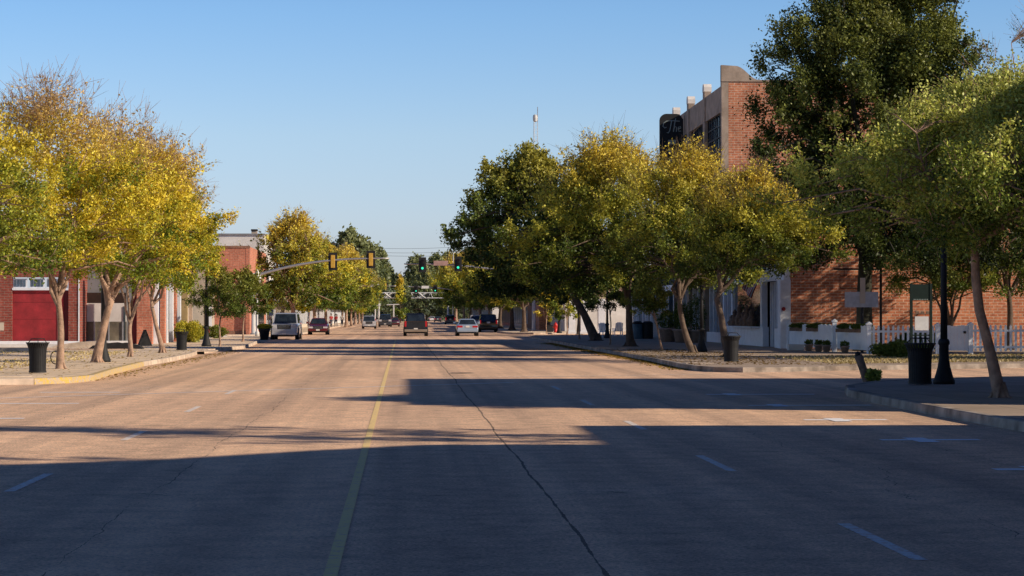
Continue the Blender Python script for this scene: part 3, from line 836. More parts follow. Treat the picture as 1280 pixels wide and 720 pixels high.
def pot_plant(name, px, py, label, r=.38, hp=.55, rb=.5, hb=.45, pal='dark', seed=3, group=None, pot='terracotta', z=.15, flower=None):
    p = at(px, py, z)
    t = thing(name, label, 'planter', p, 0, group)
    MB().lathe([(r * .72, 0), (r * .95, hp * .85), (r * 1.08, hp * .87), (r * 1.08, hp), (r * .9, hp), (r * .85, hp * .9)], 18).build('pot', pot, t, True)
    leafball(t, (0, 0, hp + hb * .75), (rb, rb, hb), 2600, pal, seed, .045)
    if flower:
        flower_leaves(t, rb * .9, hp + hb * 1.2, hb * .8, flower, seed)
    return t
PG = 'stone planters before the shaded shopfront'
pot_plant('planter', 835, 427.5, 'pale stone planter with a dark round shrub, left of the planter row', .55, .85, .75, .6, group=PG, seed=3)
pot_plant('planter', 852, 428.5, 'middle stone planter with a tall dark shrub, beside the trunk', .5, .8, .55, .9, group=PG, seed=4)
pot_plant('planter', 872, 428.5, 'stone planter with a very tall dark plant beside the lamp post', .5, .75, .6, 1.2, group=PG, seed=5)
pot_plant('planter', 954, 432, 'round pot with a green fern under the white shop window', .42, .62, .62, .34, 'green', seed=6)
pot_plant('planter', 330.5, 425, 'black pot with yellow flowers beside the silver suv', .36, .72, .42, .16, 'yellowgreen', seed=7, pot='black', flower='yellow_flower')

# ------------------------------------------------------------------ litter bins
def make_bin(label, loc, s=1.0, hoop=True):
    t = thing('litter_bin', label, 'litter bin', loc, .3, 'black slatted litter bins')
    n = 30
    mb = MB()
    for k in range(n):
        a = 2 * math.pi * k / n
        ca, sa = math.cos(a), math.sin(a)
        w = .021
        pts = []
        for r, z in ((.245, .05), (.25, .5), (.27, .74), (.335, .90)):
            pts.append((r, z))
        vs = []
        for r, z in pts:
            for sgn in (-1, 1):
                vs.append((r * ca - sgn * w * sa, r * sa + sgn * w * ca, z))
            for sgn in (1, -1):
                vs.append(((r - .008) * ca - sgn * w * sa, (r - .008) * sa + sgn * w * ca, z))
        fs = []
        for i in range(3):
            for q in range(4): fs.append((i * 4 + q, i * 4 + (q + 1) % 4, (i + 1) * 4 + (q + 1) % 4, (i + 1) * 4 + q))
        mb.add(vs, fs)
    mb.build('slats', 'black', t)
    MB().lathe([(.238, .02), (.26, .02), (.26, .075), (.238, .075)], 30).build('base_ring', 'black', t)
    MB().lathe([(.325, .885), (.35, .885), (.35, .915), (.325, .915)], 30).build('rim', 'black', t)
    MB().lathe([(.21, .06), (.235, .80), (.20, .80)], 24).build('liner', 'black_matt', t)
    if hoop:
        mb = MB()
        ring = [(.2 * math.cos(a), .2 * math.sin(a), 1.02) for a in np.linspace(0, 2 * math.pi, 21)]
        mb.tube(ring, .013, 6)
        for a in (.4, 2.5, 4.6): mb.tube([(.31 * math.cos(a), .31 * math.sin(a), .9), (.2 * math.cos(a), .2 * math.sin(a), 1.02)], .012, 6)
        mb.build('hoop', 'black', t)
    t.scale = (s, s, s)
    return t
bin1 = make_bin('black slatted litter bin on the corner in front of the red door', at(47, 466.5), .93)
copy_thing(bin1, at(227, 438), .8, 'black slatted litter bin between the last big yellow tree and the lamp post', scale=(.93,) * 3)
copy_thing(bin1, at(914, 452.5), 1.4, 'black slatted litter bin in front of the white shopfront', scale=(.98,) * 3)
copy_thing(bin1, at(1150, 481), .1, 'large black litter bin beside the nearest lamp post', scale=(1.05,) * 3)
for px, lb in ((797, 'dark drum bin left of the teal shop panel'), (809.5, 'dark drum bin in front of the teal shop panel')):
    p = at(px, 423.5)
    t = thing('drum_bin', lb, 'litter bin', p, 0, 'pair of dark drum bins by the teal shopfront')
    MB().lathe([(.36, 0), (.38, .06), (.38, .95), (.36, 1.0)], 18).build('drum', 'teal' if px < 800 else 'black', t, True)
    MB().lathe([(.39, 1.0), (.37, 1.08), (.2, 1.2)], 18).build('lid', 'black', t, True)

# ------------------------------------------------------------------ lamp posts
def make_lamp(label, loc, h=4.3):
    t = thing('street_lamp', label, 'street lamp', loc, 0, 'black cast street lamps')
    MB().lathe([(.255, 0), (.255, .09), (.235, .12), (.20, .22), (.15, .40), (.12, .60), (.11, .9), (.135, .93), (.135, 1.0), (.10, 1.05)], 16).build('base', 'black', t, True)
    mb = MB()
    mb.lathe([(.085, 1.03), (.075, 2.2), (.06, h - .35)], 14)
    mb.build('pole', 'black', t, True)
    MB().lathe([(.06, h - .36), (.10, h - .3), (.12, h - .12), (.16, h - .08), (.16, h)], 14).build('lamp_holder', 'black', t, True)
    g = MB().lathe([(.13, h + .001), (.22, h + .14), (.24, h + .28), (.2, h + .44), (.12, h + .55), (.07, h + .62), (.02, h + .72)], 16).build('globe', 'globe', t, True)
    return t
lamp1 = make_lamp('tall black lamp post beside the large bin at the right corner', at(1180, 480))
for px, py, lb in ((129, 452.5, 'black lamp post half hidden behind the thick-trunked yellow tree'), (258, 433, 'black lamp post standing free before the tan building'),
                   (877, 440, 'black lamp post beside the leaning golden tree on the right'), (759, 423, 'black lamp post seen between the two dark trunks'),
                   (699, 416.5, 'black lamp post right behind the red hydrant')):
    copy_thing(lamp1, at(px, py), 0, lb)

# ------------------------------------------------------------------ traffic signals
def head(parent, x, y, z, s, back, lit):
    """three-lens head; back=True shows its rear toward the camera"""
    hd = MB().box(x - .17 * s, x + .17 * s, y - .12, y + .12, z - .52 * s, z + .52 * s).build('signal_head', 'sig_yellow', parent, bevel=.03)
    MB().box(x - .36 * s, x + .36 * s, y - (.015 if back else .125), y + (.015 if not back else .02), z - .72 * s, z + .72 * s).build('backplate', 'sig_black', hd) if back else \
        MB().box(x - .36 * s, x + .36 * s, y - .135, y - .125, z - .72 * s, z + .72 * s).build('backplate', 'sig_black', hd)
    sg = 1 if back else -1
    for k, zz in enumerate((.34, 0, -.34)):
        q = z + zz * s
        l = MB()
        ring = [(x + .12 * s * math.cos(a), y + sg * .145, q + .12 * s * math.sin(a)) for a in np.linspace(0, 2 * math.pi, 13)[:-1]]
        l.add(ring, [tuple(range(12))]); l.build('lens', 'green_lit' if (lit and k == 2) else 'lens_dark', hd)
        v = MB(); vs = []
        for a in np.linspace(-.5, math.pi + .5, 12):
            vs += [(x + .15 * s * math.cos(a), y + sg * .14, q + .15 * s * math.sin(a)), (x + .15 * s * math.cos(a), y + sg * .34, q + .15 * s * math.sin(a))]
        v.add(vs, [(2 * i, 2 * i + 1, 2 * i + 3, 2 * i + 2) for i in range(11)]); v.build('visor', 'sig_black', hd)
    return hd

def arm_curve(x0, z0, x1, z1, n=14):
    pts = []
    for i in range(n + 1):
        t = i / n
        pts.append((x0 + (x1 - x0) * t, 0, z0 + (z1 - z0) * (1 - (1 - t) ** 2.6)))
    return pts
def mast(label, px_pole, D, arm_px, z_arm0, z_arm1, heads, back, signpx=None, lit=True, hs=1.0, pole_top=None, sign_mat='sign_white'):
    x0 = xd(px_pole, D)
    t = thing('traffic_signal', label, 'traffic signal', (x0, D, .15), 0, 'traffic signals on mast arms')
    top = (pole_top or z_arm0 + .3) - .15
    MB().tube([(0, 0, .1), (0, 0, top)], [.19, .13], 12).build('pole', 'steel_white', t, True)
    MB().lathe([(.3, -.02), (.3, .10), (.2, .14)], 14).build('base_plate', 'steel', t)
    x1 = xd(arm_px, D) - x0
    MB().tube(arm_curve(0, z_arm0 - .15, x1, z_arm1 - .15), [.13 - .07 * i / 14 for i in range(15)], 9).build('arm', 'steel', t, True)
    for (hx, hy) in heads:
        head(t, xd(hx, D) - x0, -.22 if not back else -.02, zd(hy, D) - .15, hs, back, lit)
    if signpx:
        a, b_, yc, hh = signpx
        mb = MB().box(xd(a, D) - x0, xd(b_, D) - x0, -.17, -.14, zd(yc + hh, D) - .15, zd(yc - hh, D) - .15)
        mb.build('name_sign', sign_mat, t)
    return t
mast('mast arm on the left whose two yellow signals show their backs', 317, 199.5, 487, zd(346, 199.5), zd(323, 199.5), [(416, 327), (463.5, 324.5)], True, hs=1.02, lit=False)
mast('white pole on the right with a mast arm carrying two nearer green signals', 667, 242, 505, 5.5, zd(330, 242), [(528, 331), (572.5, 330)], False, (542, 560, 329, 3), hs=1.04, pole_top=zd(344, 242), sign_mat='pink')
mast('far left mast arm with two small dark signal backs and a white sign', 444, 440, 495, 5.4, zd(357.5, 440), [(456, 361), (482, 358)], True, (463, 474, 357, 1.9), hs=1.0, lit=False)
mast('far right mast arm with two small green signals', 590, 450, 508, 5.6, zd(358.5, 450), [(520, 361.5), (544, 361)], False, (527, 536, 359, 1.6), hs=1.0, sign_mat='sign_white')
# overhead gantries with crossbuck style boards
def gantry(label, px0, px1, px_pole, D, side):
    x0 = xd(px_pole, D); t = thing('gantry', label, 'gantry', (x0, D, 0), 0, 'white truss gantries at the far crossing')
    MB().tube([(0, 0, 0), (0, 0, zd(366, D))], .22, 8).build('pole', 'steel_white', t)
    a, b_ = xd(px0, D) - x0, xd(px1, D) - x0
    mb = MB(); zt, zb = zd(366, D), zd(372.5, D)
    for z in (zt, zb): mb.tube([(0, 0, z), (a if abs(a) > abs(b_) else b_, 0, z)], .12, 6)
    n = 9
    for i in range(n):
        u, w = a + (b_ - a) * i / n, a + (b_ - a) * (i + 1) / n
        mb.tube([(u, 0, zb if i % 2 else zt), (w, 0, zt if i % 2 else zb)], .07, 5)
    mb.build('truss', 'steel_white', t)
    for fx in (.22, .75):
        c = a + (b_ - a) * fx
        b2 = MB().lathe([(.01, 0), (.45, 0), (.45, .05), (.01, .05)], 14); o = b2.build('signal_disc', 'sig_black', t)
        o.rotation_euler = (R_(90), 0, 0); o.location = (c, -.2, (zt + zb) / 2)
    c = a + (b_ - a) * .5
    x = MB(); x.tube([(c - .8, -.2, zb), (c + .8, -.2, zt)], .1, 4); x.tube([(c - .8, -.2, zt), (c + .8, -.2, zb)], .1, 4)
    x.build('crossbuck', 'sign_white', t)
gantry('white truss gantry on the left of the far railway crossing', 473, 497, 473.5, 560, -1)
gantry('white truss gantry on the right of the far railway crossing', 514, 541, 560, 565, 1)
for px, py, top, lb in ((492, 402, 380, 'thin white pole with a short arm right of the far gantry pole'), (469, 404, 381, 'thin white pole left of the far gantry pole')):
    D = 500; x0 = xd(px, D)
    t = thing('utility_pole', lb, 'pole', (x0, D, .0), 0, 'thin poles at the far crossing')
    MB().tube([(0, 0, 0), (0, 0, zd(top, D))], .14, 8).build('pole', 'steel_white', t)
    MB().tube([(-1.4, 0, zd(top + 1, D)), (1.2, 0, zd(top + .5, D))], .1, 6).build('arm', 'steel_white', t)
# globe lamp near the left mast
t = thing('street_lamp', 'white globe lamp on a pale pole under the left mast arm', 'street lamp', (xd(321.5, 184), 184, .15))
MB().lathe([(.16, 0), (.16, .3), (.08, .4), (.06, 3.9)], 12).build('pole', 'steel_white', t, True)
MB().lathe([(.1, 3.9), (.30, 4.15), (.30, 4.45), (.18, 4.8), (.03, 5.1)], 14).build('globe', 'globe', t, True)
# antenna and thin lattice tower
D = 520
t = thing('antenna', 'thin antenna mast rising above the right green signal', 'antenna', (xd(566.5, D), D, 0))
MB().tube([(0, 0, 0), (0, 0, zd(286, D))], [.22, .06], 6).build('mast', 'steel', t)
D = 300; x0 = xd(669, D)
t = thing('radio_tower', 'slim lattice tower with a drum at its top above the golden trees', 'tower', (x0, D, 0))
zt = zd(152, D); mb = MB()
for a in range(3):
    mb.tube([(.42 * math.cos(a * 2.09), .42 * math.sin(a * 2.09), 0), (.30 * math.cos(a * 2.09), .30 * math.sin(a * 2.09), zt)], .035, 5)
for k in range(40):
    z0, z1 = zt * k / 40, zt * (k + 1) / 40
    for a in range(3):
        b_ = (a + 1) % 3
        mb.tube([(.36 * math.cos(a * 2.09), .36 * math.sin(a * 2.09), z0), (.36 * math.cos(b_ * 2.09), .36 * math.sin(b_ * 2.09), z1)], .018, 3)
mb.build('lattice', 'steel_white', t)
MB().lathe([(.08, zt), (.26, zt + .1), (.30, zt + .5), (.26, zt + .85), (.08, zt + .95)], 12).build('drum', 'steel_white', t)
MB().tube([(.3, 0, zt), (.3, 0, zt + 1.9)], .05, 5).build('rod', 'steel', t)
# wires across the street
W = [(430, 309, 640, 302), (430, 314, 640, 308), (430, 317.5, 640, 313)]
D = 430
for k, (a, ya, b_, yb) in enumerate(W):
    mb = MB(); pts = []
    for i in range(21):
        u = i / 20
        pts.append((xd(a + (b_ - a) * u, D), D, zd(ya + (yb - ya) * u, D) - .7 * math.sin(u * math.pi)))
    mb.tube(pts, .022, 4)
    tag(mb.build('overhead_wire', 'black'), ['topmost thin wire crossing the sky above the street end', 'middle thin wire crossing the sky above the street end', 'lowest thin wire crossing the sky above the street end'][k], 'wire', 'wires across the street')
for px, lb in ((428, 'dark wooden utility pole among the left row trees'), (642, 'dark wooden utility pole among the right row trees')):
    x0 = xd(px, D); t = thing('utility_pole', lb, 'pole', (x0, D, .15), 0, 'wooden utility poles')
    MB().tube([(0, 0, -.1), (0, 0, zd(306, D))], [.2, .13], 8).build('pole', 'wood', t)
    MB().box(-1, 1, -.06, .06, zd(312, D), zd(312, D) + .15).build('crossarm', 'wood', t)

# ------------------------------------------------------------------ buildings
def wall_x(mb, X, y0, y1, z0, z1, th=.3, m=None):    # wall facing the road
    return mb.box(min(X, X + th), max(X, X + th), y0, y1, z0, z1, m)

# --- three-storey brick and stone building, right
BX = 18.4
t = thing('brick_building', 'three-storey brick building with stone parapet and steel windows behind the right trees', 'building', (0, 0, 0))
D0, D1 = 137.3, 161.9
zt = 15.2
mb = MB(); mb.box(BX + .35, 44, D0, D0 + .3, .1, zt); mb.box(BX + .35, 44, D1 - .3, D1, .1, zt); mb.box(43.7, 44, D0 + .31, D1 - .31, .1, zt)
mb.build('side_wall', 'brick', t)
MB().box(BX + .36, 43.69, D0 + .31, D1 - .31, 14.0, 14.1).build('roof', 'roof', t)
# stone front: piers and bands
bays = 3; pitch = (D1 - D0) / bays
mb = MB()
for k in range(bays + 1):
    y = D0 + k * pitch
    mb.box(BX - .06, BX + .34, max(D0 + .0, y - .45) if k else D0 - .02, min(y + .45, D1), .1, 15.35)
for z0, z1 in ((13.5, 15.0), (9.4, 10.2), (4.6, 6.0)):
    for k in range(bays):
        y = D0 + k * pitch
        mb.box(BX, BX + .33, y + .451 if k else D0 + .451, y + pitch - .451, z0, z1)
mb.build('stone_front', 'stone', t)
mb = MB()
for k in range(1, bays + 1):
    y = D0 + k * pitch
    MB().prism([(y - .40, 15.352), (y + .40, 15.352), (y + .40, 15.62), (y + .22, 15.82), (y - .22, 15.82), (y - .40, 15.62)], BX - .09, BX + .38, 'x').build('pier_cap', 'capstone', t)
# curved corner parapet on the side wall
prof = [(BX - .08, zt + .001), (BX - .08, 16.15), (BX + .75, 16.1)] + [(BX + .75 + 1.35 * u, 16.1 - .80 * (0.5 - 0.5 * math.cos(math.pi * u))) for u in np.linspace(.1, 1, 8)] + [(44.05, 15.30), (44.05, zt + .001)]
MB().prism(prof, D0 - .06, D0 + .36, 'y').build('parapet', 'stone', t)
for k in range(bays):
    y0, y1 = D0 + k * pitch + .45, D0 + (k + 1) * pitch - .45
    for zi, (z0, z1) in enumerate(((10.2, 13.5), (6.0, 9.4))):
        w = MB().box(BX + .20, BX + .26, y0, y1, z0, z1).build('window', 'glass_blue', t)
        f = MB()
        for i in range(9):
            yy = y0 + (y1 - y0) * i / 8
            f.box(BX + .13, BX + .19, yy - .035 - (.03 if i % 4 == 0 else 0), yy + .035 + (.03 if i % 4 == 0 else 0), z0, z1)
        for i in range(6):
            zz = z0 + (z1 - z0) * i / 5
            f.box(BX + .125, BX + .128, y0, y1, zz - .03, zz + .03)
        f.build('glazing_bars', 'black', w)
# ground-floor shopfronts (shaded)
mb = MB(); mb.box(BX + .22, BX + .28, D0 + .46, D1 - .46, .75, 4.59); mb.build('shop_glass', 'glass', t)
mb = MB(); mb.box(BX + .05, BX + .33, D0 + .46, D1 - .46, .12, .75); mb.build('stall_riser', 'white', t)
for y in (139.4, 141.5, 143.2, 147.6, 149.3, 151.6, 155.2, 157, 159.6):
    MB().box(BX + .0, BX + .2, y - .09, y + .09, .751, 4.59).build('column', 'white', t)
# navy awnings
for y0, y1 in ((139, 152), (154, 161)):
    MB().prism([(BX - .062, 4.9), (BX - .062, 3.9), (BX - 1.5, 3.65), (BX - 1.5, 4.0)], y0, y1, 'y').build('awning', 'navy', t)

# low shaded shopfront beyond it, with a teal panel
t = thing('shop_building', 'low shaded shop with a teal door panel behind the pale stone planters', 'building', (0, 0, 0))
MB().box(BX + .35, 40, 162.0, 194, .1, 4.9).build('walls', 'grey_wall', t)
MB().box(BX + .0, BX + .34, 162.1, 193.9, 3.4, 4.8).build('fascia', 'white', t)
MB().box(BX + .2, BX + .26, 162.2, 193.8, .75, 3.39).build('shop_glass', 'glass', t)
MB().box(BX + .05, BX + .33, 162.2, 193.8, .12, .75).build('stall_riser', 'white', t)
MB().box(BX - .2, BX + .001, 163.4, 174, .15, 3.3).build('door_panel', 'teal', t)
for y in (162.4, 175.2, 177.4, 181, 183.3, 188, 190.2, 193.4):
    MB().box(BX - .02, BX + .18, y - .12, y + .12, .751, 3.39).build('column', 'white', t)
MB().box(BX - .1, 40.1, 161.95, 194.1, 4.91, 5.05).build('coping', 'stone', t)

# blade sign with script lettering
D = 156.0
sx0, sx1 = xd(825, D), BX - .12
zt_, zb_ = zd(141, D), 11.2
t = thing('blade_sign', 'tall black rounded sign with pale script lettering reading The, on the brick building', 'sign', (0, 0, 0))
rr_ = .42
prof = [(sx0, zb_), (sx1, zb_), (sx1, zt_ - rr_)] + [(sx1 - rr_ + rr_ * math.cos(a), zt_ - rr_ + rr_ * math.sin(a)) for a in np.linspace(0, math.pi / 2, 6)][1:] + [(sx0 + rr_ - rr_ * math.sin(a), zt_ - rr_ + rr_ * math.cos(a)) for a in np.linspace(0, math.pi / 2, 6)]
MB().prism(prof, D, D + .35, 'y').build('panel', 'black', t)
MB().box(BX - .118, BX - .07, D + .1, D + .25, 12, 14.6).build('bracket', 'black', t)
cx, cz = sx0 + .05, zt_ - 1.25
S_ = 1.0
def st(pts, mb): mb.tube([(cx + p[0] * S_, D - .03, cz + p[1] * S_) for p in pts], .032, 5)
mb = MB()
st([(.35, .75), (.75, .80), (1.25, .76)], mb)                                   # T bar
st([(.72, .79), (.66, .45), (.60, .15), (.50, .0), (.40, .02)], mb)            # T stem
st([(.35, .75), (.18, .62), (.16, .42), (.26, .32), (.38, .36)], mb)           # swash
st([(.98, .95), (.90, .5), (.84, .08)], mb); st([(.87, .28), (.97, .42), (1.06, .36), (1.03, .08)], mb)   # h
st([(1.15, .24), (1.32, .32), (1.30, .42), (1.20, .40), (1.15, .24), (1.20, .10), (1.34, .12)], mb)       # e
mb.build('lettering', 'letters', t)
mb = MB()
for i, z in enumerate((12.9, 12.3, 11.7)):
    mb.box(cx + .5, cx + 1.0, D - .03, D - .004, z, z + .3)
mb.build('motif', 'letters', t)

# --- low brick shop with white front, right (brick side faces the camera)
t = thing('corner_shop', 'low orange brick corner shop with a white shopfront beside the picket fence', 'building', (0, 0, 0))
zt = 6.5
mb = MB(); mb.box(BX + .30, 46, 115, 115.3, .1, zt); mb.box(45.7, 46, 115.31, 137.2, .1, zt)
mb.box(BX + .02, BX + .29, 115.0, 137.2, 4.9, zt)
mb.build('brick_wall', 'brick', t)
MB().box(BX + .31, 45.69, 115.31, 137.2, 6.0, 6.1).build('roof', 'roof', t)
mb = MB(); mb.box(BX - .05, 46.05, 114.94, 115.36, zt + .001, zt + .14); mb.box(BX - .05, BX + .35, 115.37, 137.2, zt + .001, zt + .14); mb.build('coping', 'stone', t)
mb = MB()
mb.box(BX - .02, BX + .28, 121.8, 137.2, .12, 1.15)
mb.box(BX - .02, BX + .28, 115.0, 137.2, 3.45, 4.88)
mb.box(BX - .02, BX + .28, 122.2, 122.7, 1.151, 3.449); mb.box(BX - .02, BX + .28, 133.1, 133.6, 1.151, 3.449); mb.box(BX - .02, BX + .28, 136.6, 137.2, 1.151, 3.449)
mb.box(BX - .20, BX + .299, 114.95, 115.9, .12, 3.449); mb.box(BX - .02, BX + .28, 115.0, 118.0, .12, 1.1)
mb.build('white_front', 'white', t)
MB().box(BX - .35, BX - .021, 114.9, 137.2, 4.6, 4.89).build('cornice', 'white', t)
MB().box(BX + .6, BX + .7, 116, 137, .12, 4).build('interior_wall', 'interior', t)
w = MB().box(BX + .13, BX + .15, 122.7, 133.1, 1.15, 3.45).build('shop_window', 'glass', t)
w2 = MB().box(BX + .13, BX + .15, 133.61, 136.59, 1.151, 3.449).build('shop_window', 'glass_blue', t)
w3 = MB().box(BX + .13, BX + .15, 116.0, 118.0, 1.1, 3.449).build('shop_window', 'glass_blue', t)
for y in (116.5, 117.1, 117.7, 134.6, 135.6):
    MB().box(BX + .03, BX + .12, y - .06, y + .06, 1.152, 3.448).build('mullion', 'white', t)
for y in (118.3, 119.96, 120.7, 121.4):
    MB().box(BX + .30, BX + .42, y - .07, y + .07, .13, 3.44).build('door_post', 'white', t)
MB().box(BX + .44, BX + .46, 120.1, 121.9, .2, 3.44).build('side_light', 'glass_blue', t)
d_ = MB().box(BX + .6, BX + .65, 118.6, 119.9, .15, 3.0).build('door', 'white', t)
MB().box(BX + .585, BX + .599, 118.75, 119.75, .9, 2.8).build('pane', 'glass', d_)
d2 = MB().box(BX + .58, BX + .598, 118.62, 118.72, 1.1, 1.3).build('handle', 'chrome', d_)
# things shown in the window: a group of pale figurines
for i, (y, h) in enumerate([(124.6, .9), (126.2, 1.1), (127.5, .8), (129.0, 1.2), (130.8, .9), (131.9, .6)]):
    o = MB().lathe([(.22, 1.17), (.28, 1.17 + h * .3), (.12, 1.17 + h * .62), (.15, 1.17 + h * .8), (.03, 1.17 + h)], 8, (BX - .2, y)).build('figurine', 'wood')
    tag(o, 'small brown figure displayed along the dark shop window sill', 'figurine', 'figures on the shop window sill')
MB().box(BX - .5, BX - .021, 122.8, 133, 1.1, 1.165).build('window_shelf', 'white', t)
# red round notice on the corner glass
o = MB().lathe([(.10, 0), (.10, .015)], 14).build('notice', 'redpaint'); o.rotation_euler = (R_(90), 0, 0); o.location = (BX - .05, 114.93, 2.05)
tag(o, 'small round red notice on the white corner post', 'notice')
# chair by the pot
def wchair(px, py, label, mat, rz, group, s=1):
    t = thing('outdoor_chair', label, 'chair', at(px, py), rz, group)
    MB().box(-.28, .28, -.25, .3, .36, .41).build('seat', mat, t)
    b_ = MB()
    for i in range(5):
        x = -.24 + .12 * i; b_.add([(x - .05, .30, .40), (x + .05, .30, .40), (x + .05, .52, 1.0 + (.06 if 0 < i < 4 else 0)), (x - .05, .52, 1.0 + (.06 if 0 < i < 4 else 0)), (x - .05, .32, .40), (x + .05, .32, .40), (x + .05, .54, 1.0), (x - .05, .54, 1.0)], [(0, 1, 2, 3), (7, 6, 5, 4), (0, 4, 5, 1), (2, 6, 7, 3), (1, 5, 6, 2), (0, 3, 7, 4)])
    b_.build('backrest', mat, t)
    for x in (-.30, .30):
        MB().box(x - .06, x + .06, -.3, .4, .56, .59).build('armrest', mat, t)
        for y in (-.25, .28): MB().box(x - .03, x + .03, y - .03, y + .03, 0, .56).build('leg', mat, t)
    t.scale = (s, s, s); return t
wchair(756.5, 421.5, 'white outdoor chair just right of the leaning dark trunk', 'white', R_(150), 'pale outdoor chairs under the trees')
wchair(772, 420, 'pale outdoor chair left of the upright dark trunk', 'white', R_(190), 'pale outdoor chairs under the trees')
wchair(967, 432.5, 'dark outdoor chair beside the fern pot at the shop corner', 'black', R_(90), None, .85)

# flag at the shop front
fp = Vector((BX - .05, xd(0, 0) + 121.0, 3.3))
t = thing('flag', 'striped red and white flag with a blue corner hanging from the white shopfront', 'flag', (0, 0, 0))
pole_a = Vector((BX - .03, 119.9, 3.75)); pole_b = Vector((BX - .95, 119.9, 4.45))
MB().tube([pole_a, pole_b], .022, 6).build('flagpole', 'steel_white', t)
mb = MB(); nu, nv = 26, 26
gv = []
for j in range(nv + 1):
    for i in range(nu + 1):
        u, v = i / nu, j / nv     # u along fly, v along hoist (down the pole)
        pp = pole_b.lerp(pole_a, .02 + .72 * v)
        hang = Vector((-.28, .08, -1)) * (1.35 * u)
        rip = .09 * math.sin(u * 5 + v * 9) * u
        gv.append(pp + hang + Vector((rip * .5 - .25 * u * (v), rip, 0)))
for j in range(nv):
    for i in range(nu):
        a = j * (nu + 1) + i
        if i < nu * .42 and j < 14:
            mt = 'flag_white' if (i % 2 == 1 and j % 2 == 1) else 'flag_blue'
        else: mt = 'flag_red' if (j // 2) % 2 == 0 else 'flag_white'
        mb.f.append((a, a + 1, a + nu + 2, a + nu + 1)); mb.mi.append(mb.slot(mt))
mb.v = [tuple(v) for v in gv]
mb.build('cloth', None, t, True)

# --- off-frame blocks on the right, near (they shade the road)
t = thing('brick_building', 'brick building beyond the right edge whose shadow covers the near road', 'building', (0, 0, 0))
MB().prism([(-40, .1), (-40, 14), (15, 14), (18.3, 12.3), (20.5, 11.1), (23.0, 10.2), (25.0, 9.4), (25.1, 8.1), (31.5, 8.1), (31.5, .1)], 18, 36, 'x').build('walls', 'brick_brown', t)
mb = MB()
for y in range(-36, 30, 6): mb.box(17.95, 17.99, y, y + 2.4, 1.0, 3.4); 
mb.build('window', 'glass', t)
MB().box(17.9, 17.99, -40, 31.4, 3.8, 4.2).build('cornice', 'stone', t)
t = thing('brick_building', 'lower brick building beyond the right edge at the near corner', 'building', (0, 0, 0))
MB().box(18, 34, 39.4, 58.6, .1, 9.5).build('walls', 'brick_brown', t)
mb = MB()
for y in (41, 46, 51): mb.box(17.95, 17.99, y, y + 2.8, 1.0, 3.2)
mb.build('window', 'glass', t)
MB().box(17.9, 17.99, 39.5, 58.5, 3.7, 4.1).build('cornice', 'stone', t)

# --- right beyond the second crossing
t = thing('white_building', 'sunlit white and pink building seen between the dark trunks', 'building', (0, 0, 0))
D = 238; x0, x1 = xd(706, D), xd(800, D) + 14
mb = MB(); mb.box(x0, x1, D, D + 30, .1, 3.6); mb.build('lower_wall', 'white_wall', t)
mb = MB(); mb.box(x0 + .2, x1, D + .2, D + 29.8, 3.62, 6.6); mb.build('upper_wall', 'pink', t)
MB().box(x0 - .1, x1 + .1, D - .1, D + 30.1, 6.61, 6.75).build('roof', 'roof', t)
for a, b_ in ((710, 718), (726, 733), (748, 754)):
    MB().box(xd(a, D), xd(b_, D), D - .04, D - .003, .5, 2.9).build('window', 'glass', t)
MB().box(x0, x1, D - .06, D - .003, 3.3, 3.6).build('band', 'tan', t)
for px, lb in ((715, 'white column left of the thin dark tree'), (730, 'white column between the young trees'), (752, 'white column right of the leaning trunk')):
    p = at(px, 417.2); tt = thing('column', lb, 'column', p, 0, 'white columns before the white building')
    MB().box(-.28, .28, -.28, .28, .2, 3.0).build('shaft', 'white', tt); MB().box(-.36, .36, -.36, .36, 0, .2).build('plinth', 'white', tt)
t = thing('brick_shop', 'shop with a sunlit orange brick end wall left of the red hydrant', 'building', (0, 0, 0))
D = 262; a_, b_ = xd(674, D), xd(683, D)
mb = MB(); mb.box(a_, b_, D, D + 6, .1, 4.9); mb.build('brick_wall', 'brick', t)
mb = MB(); mb.box(b_ + .01, b_ + 12, D + .5, D + 6, .1, 4.3); mb.build('wall', 'grey_wall', t)
mb = MB(); mb.box(a_ - .0, a_ + 14, D + 6.01, D + 24, .1, 5.0); mb.build('rear_wall', 'brick_brown', t)
MB().box(a_ - .1, b_ + 12, D + .6, D + 24, 5.01, 5.15).build('roof', 'roof', t)
MB().box(b_ + .3, b_ + 3, D + .44, D + .497, .5, 2.8).build('window', 'glass', t)
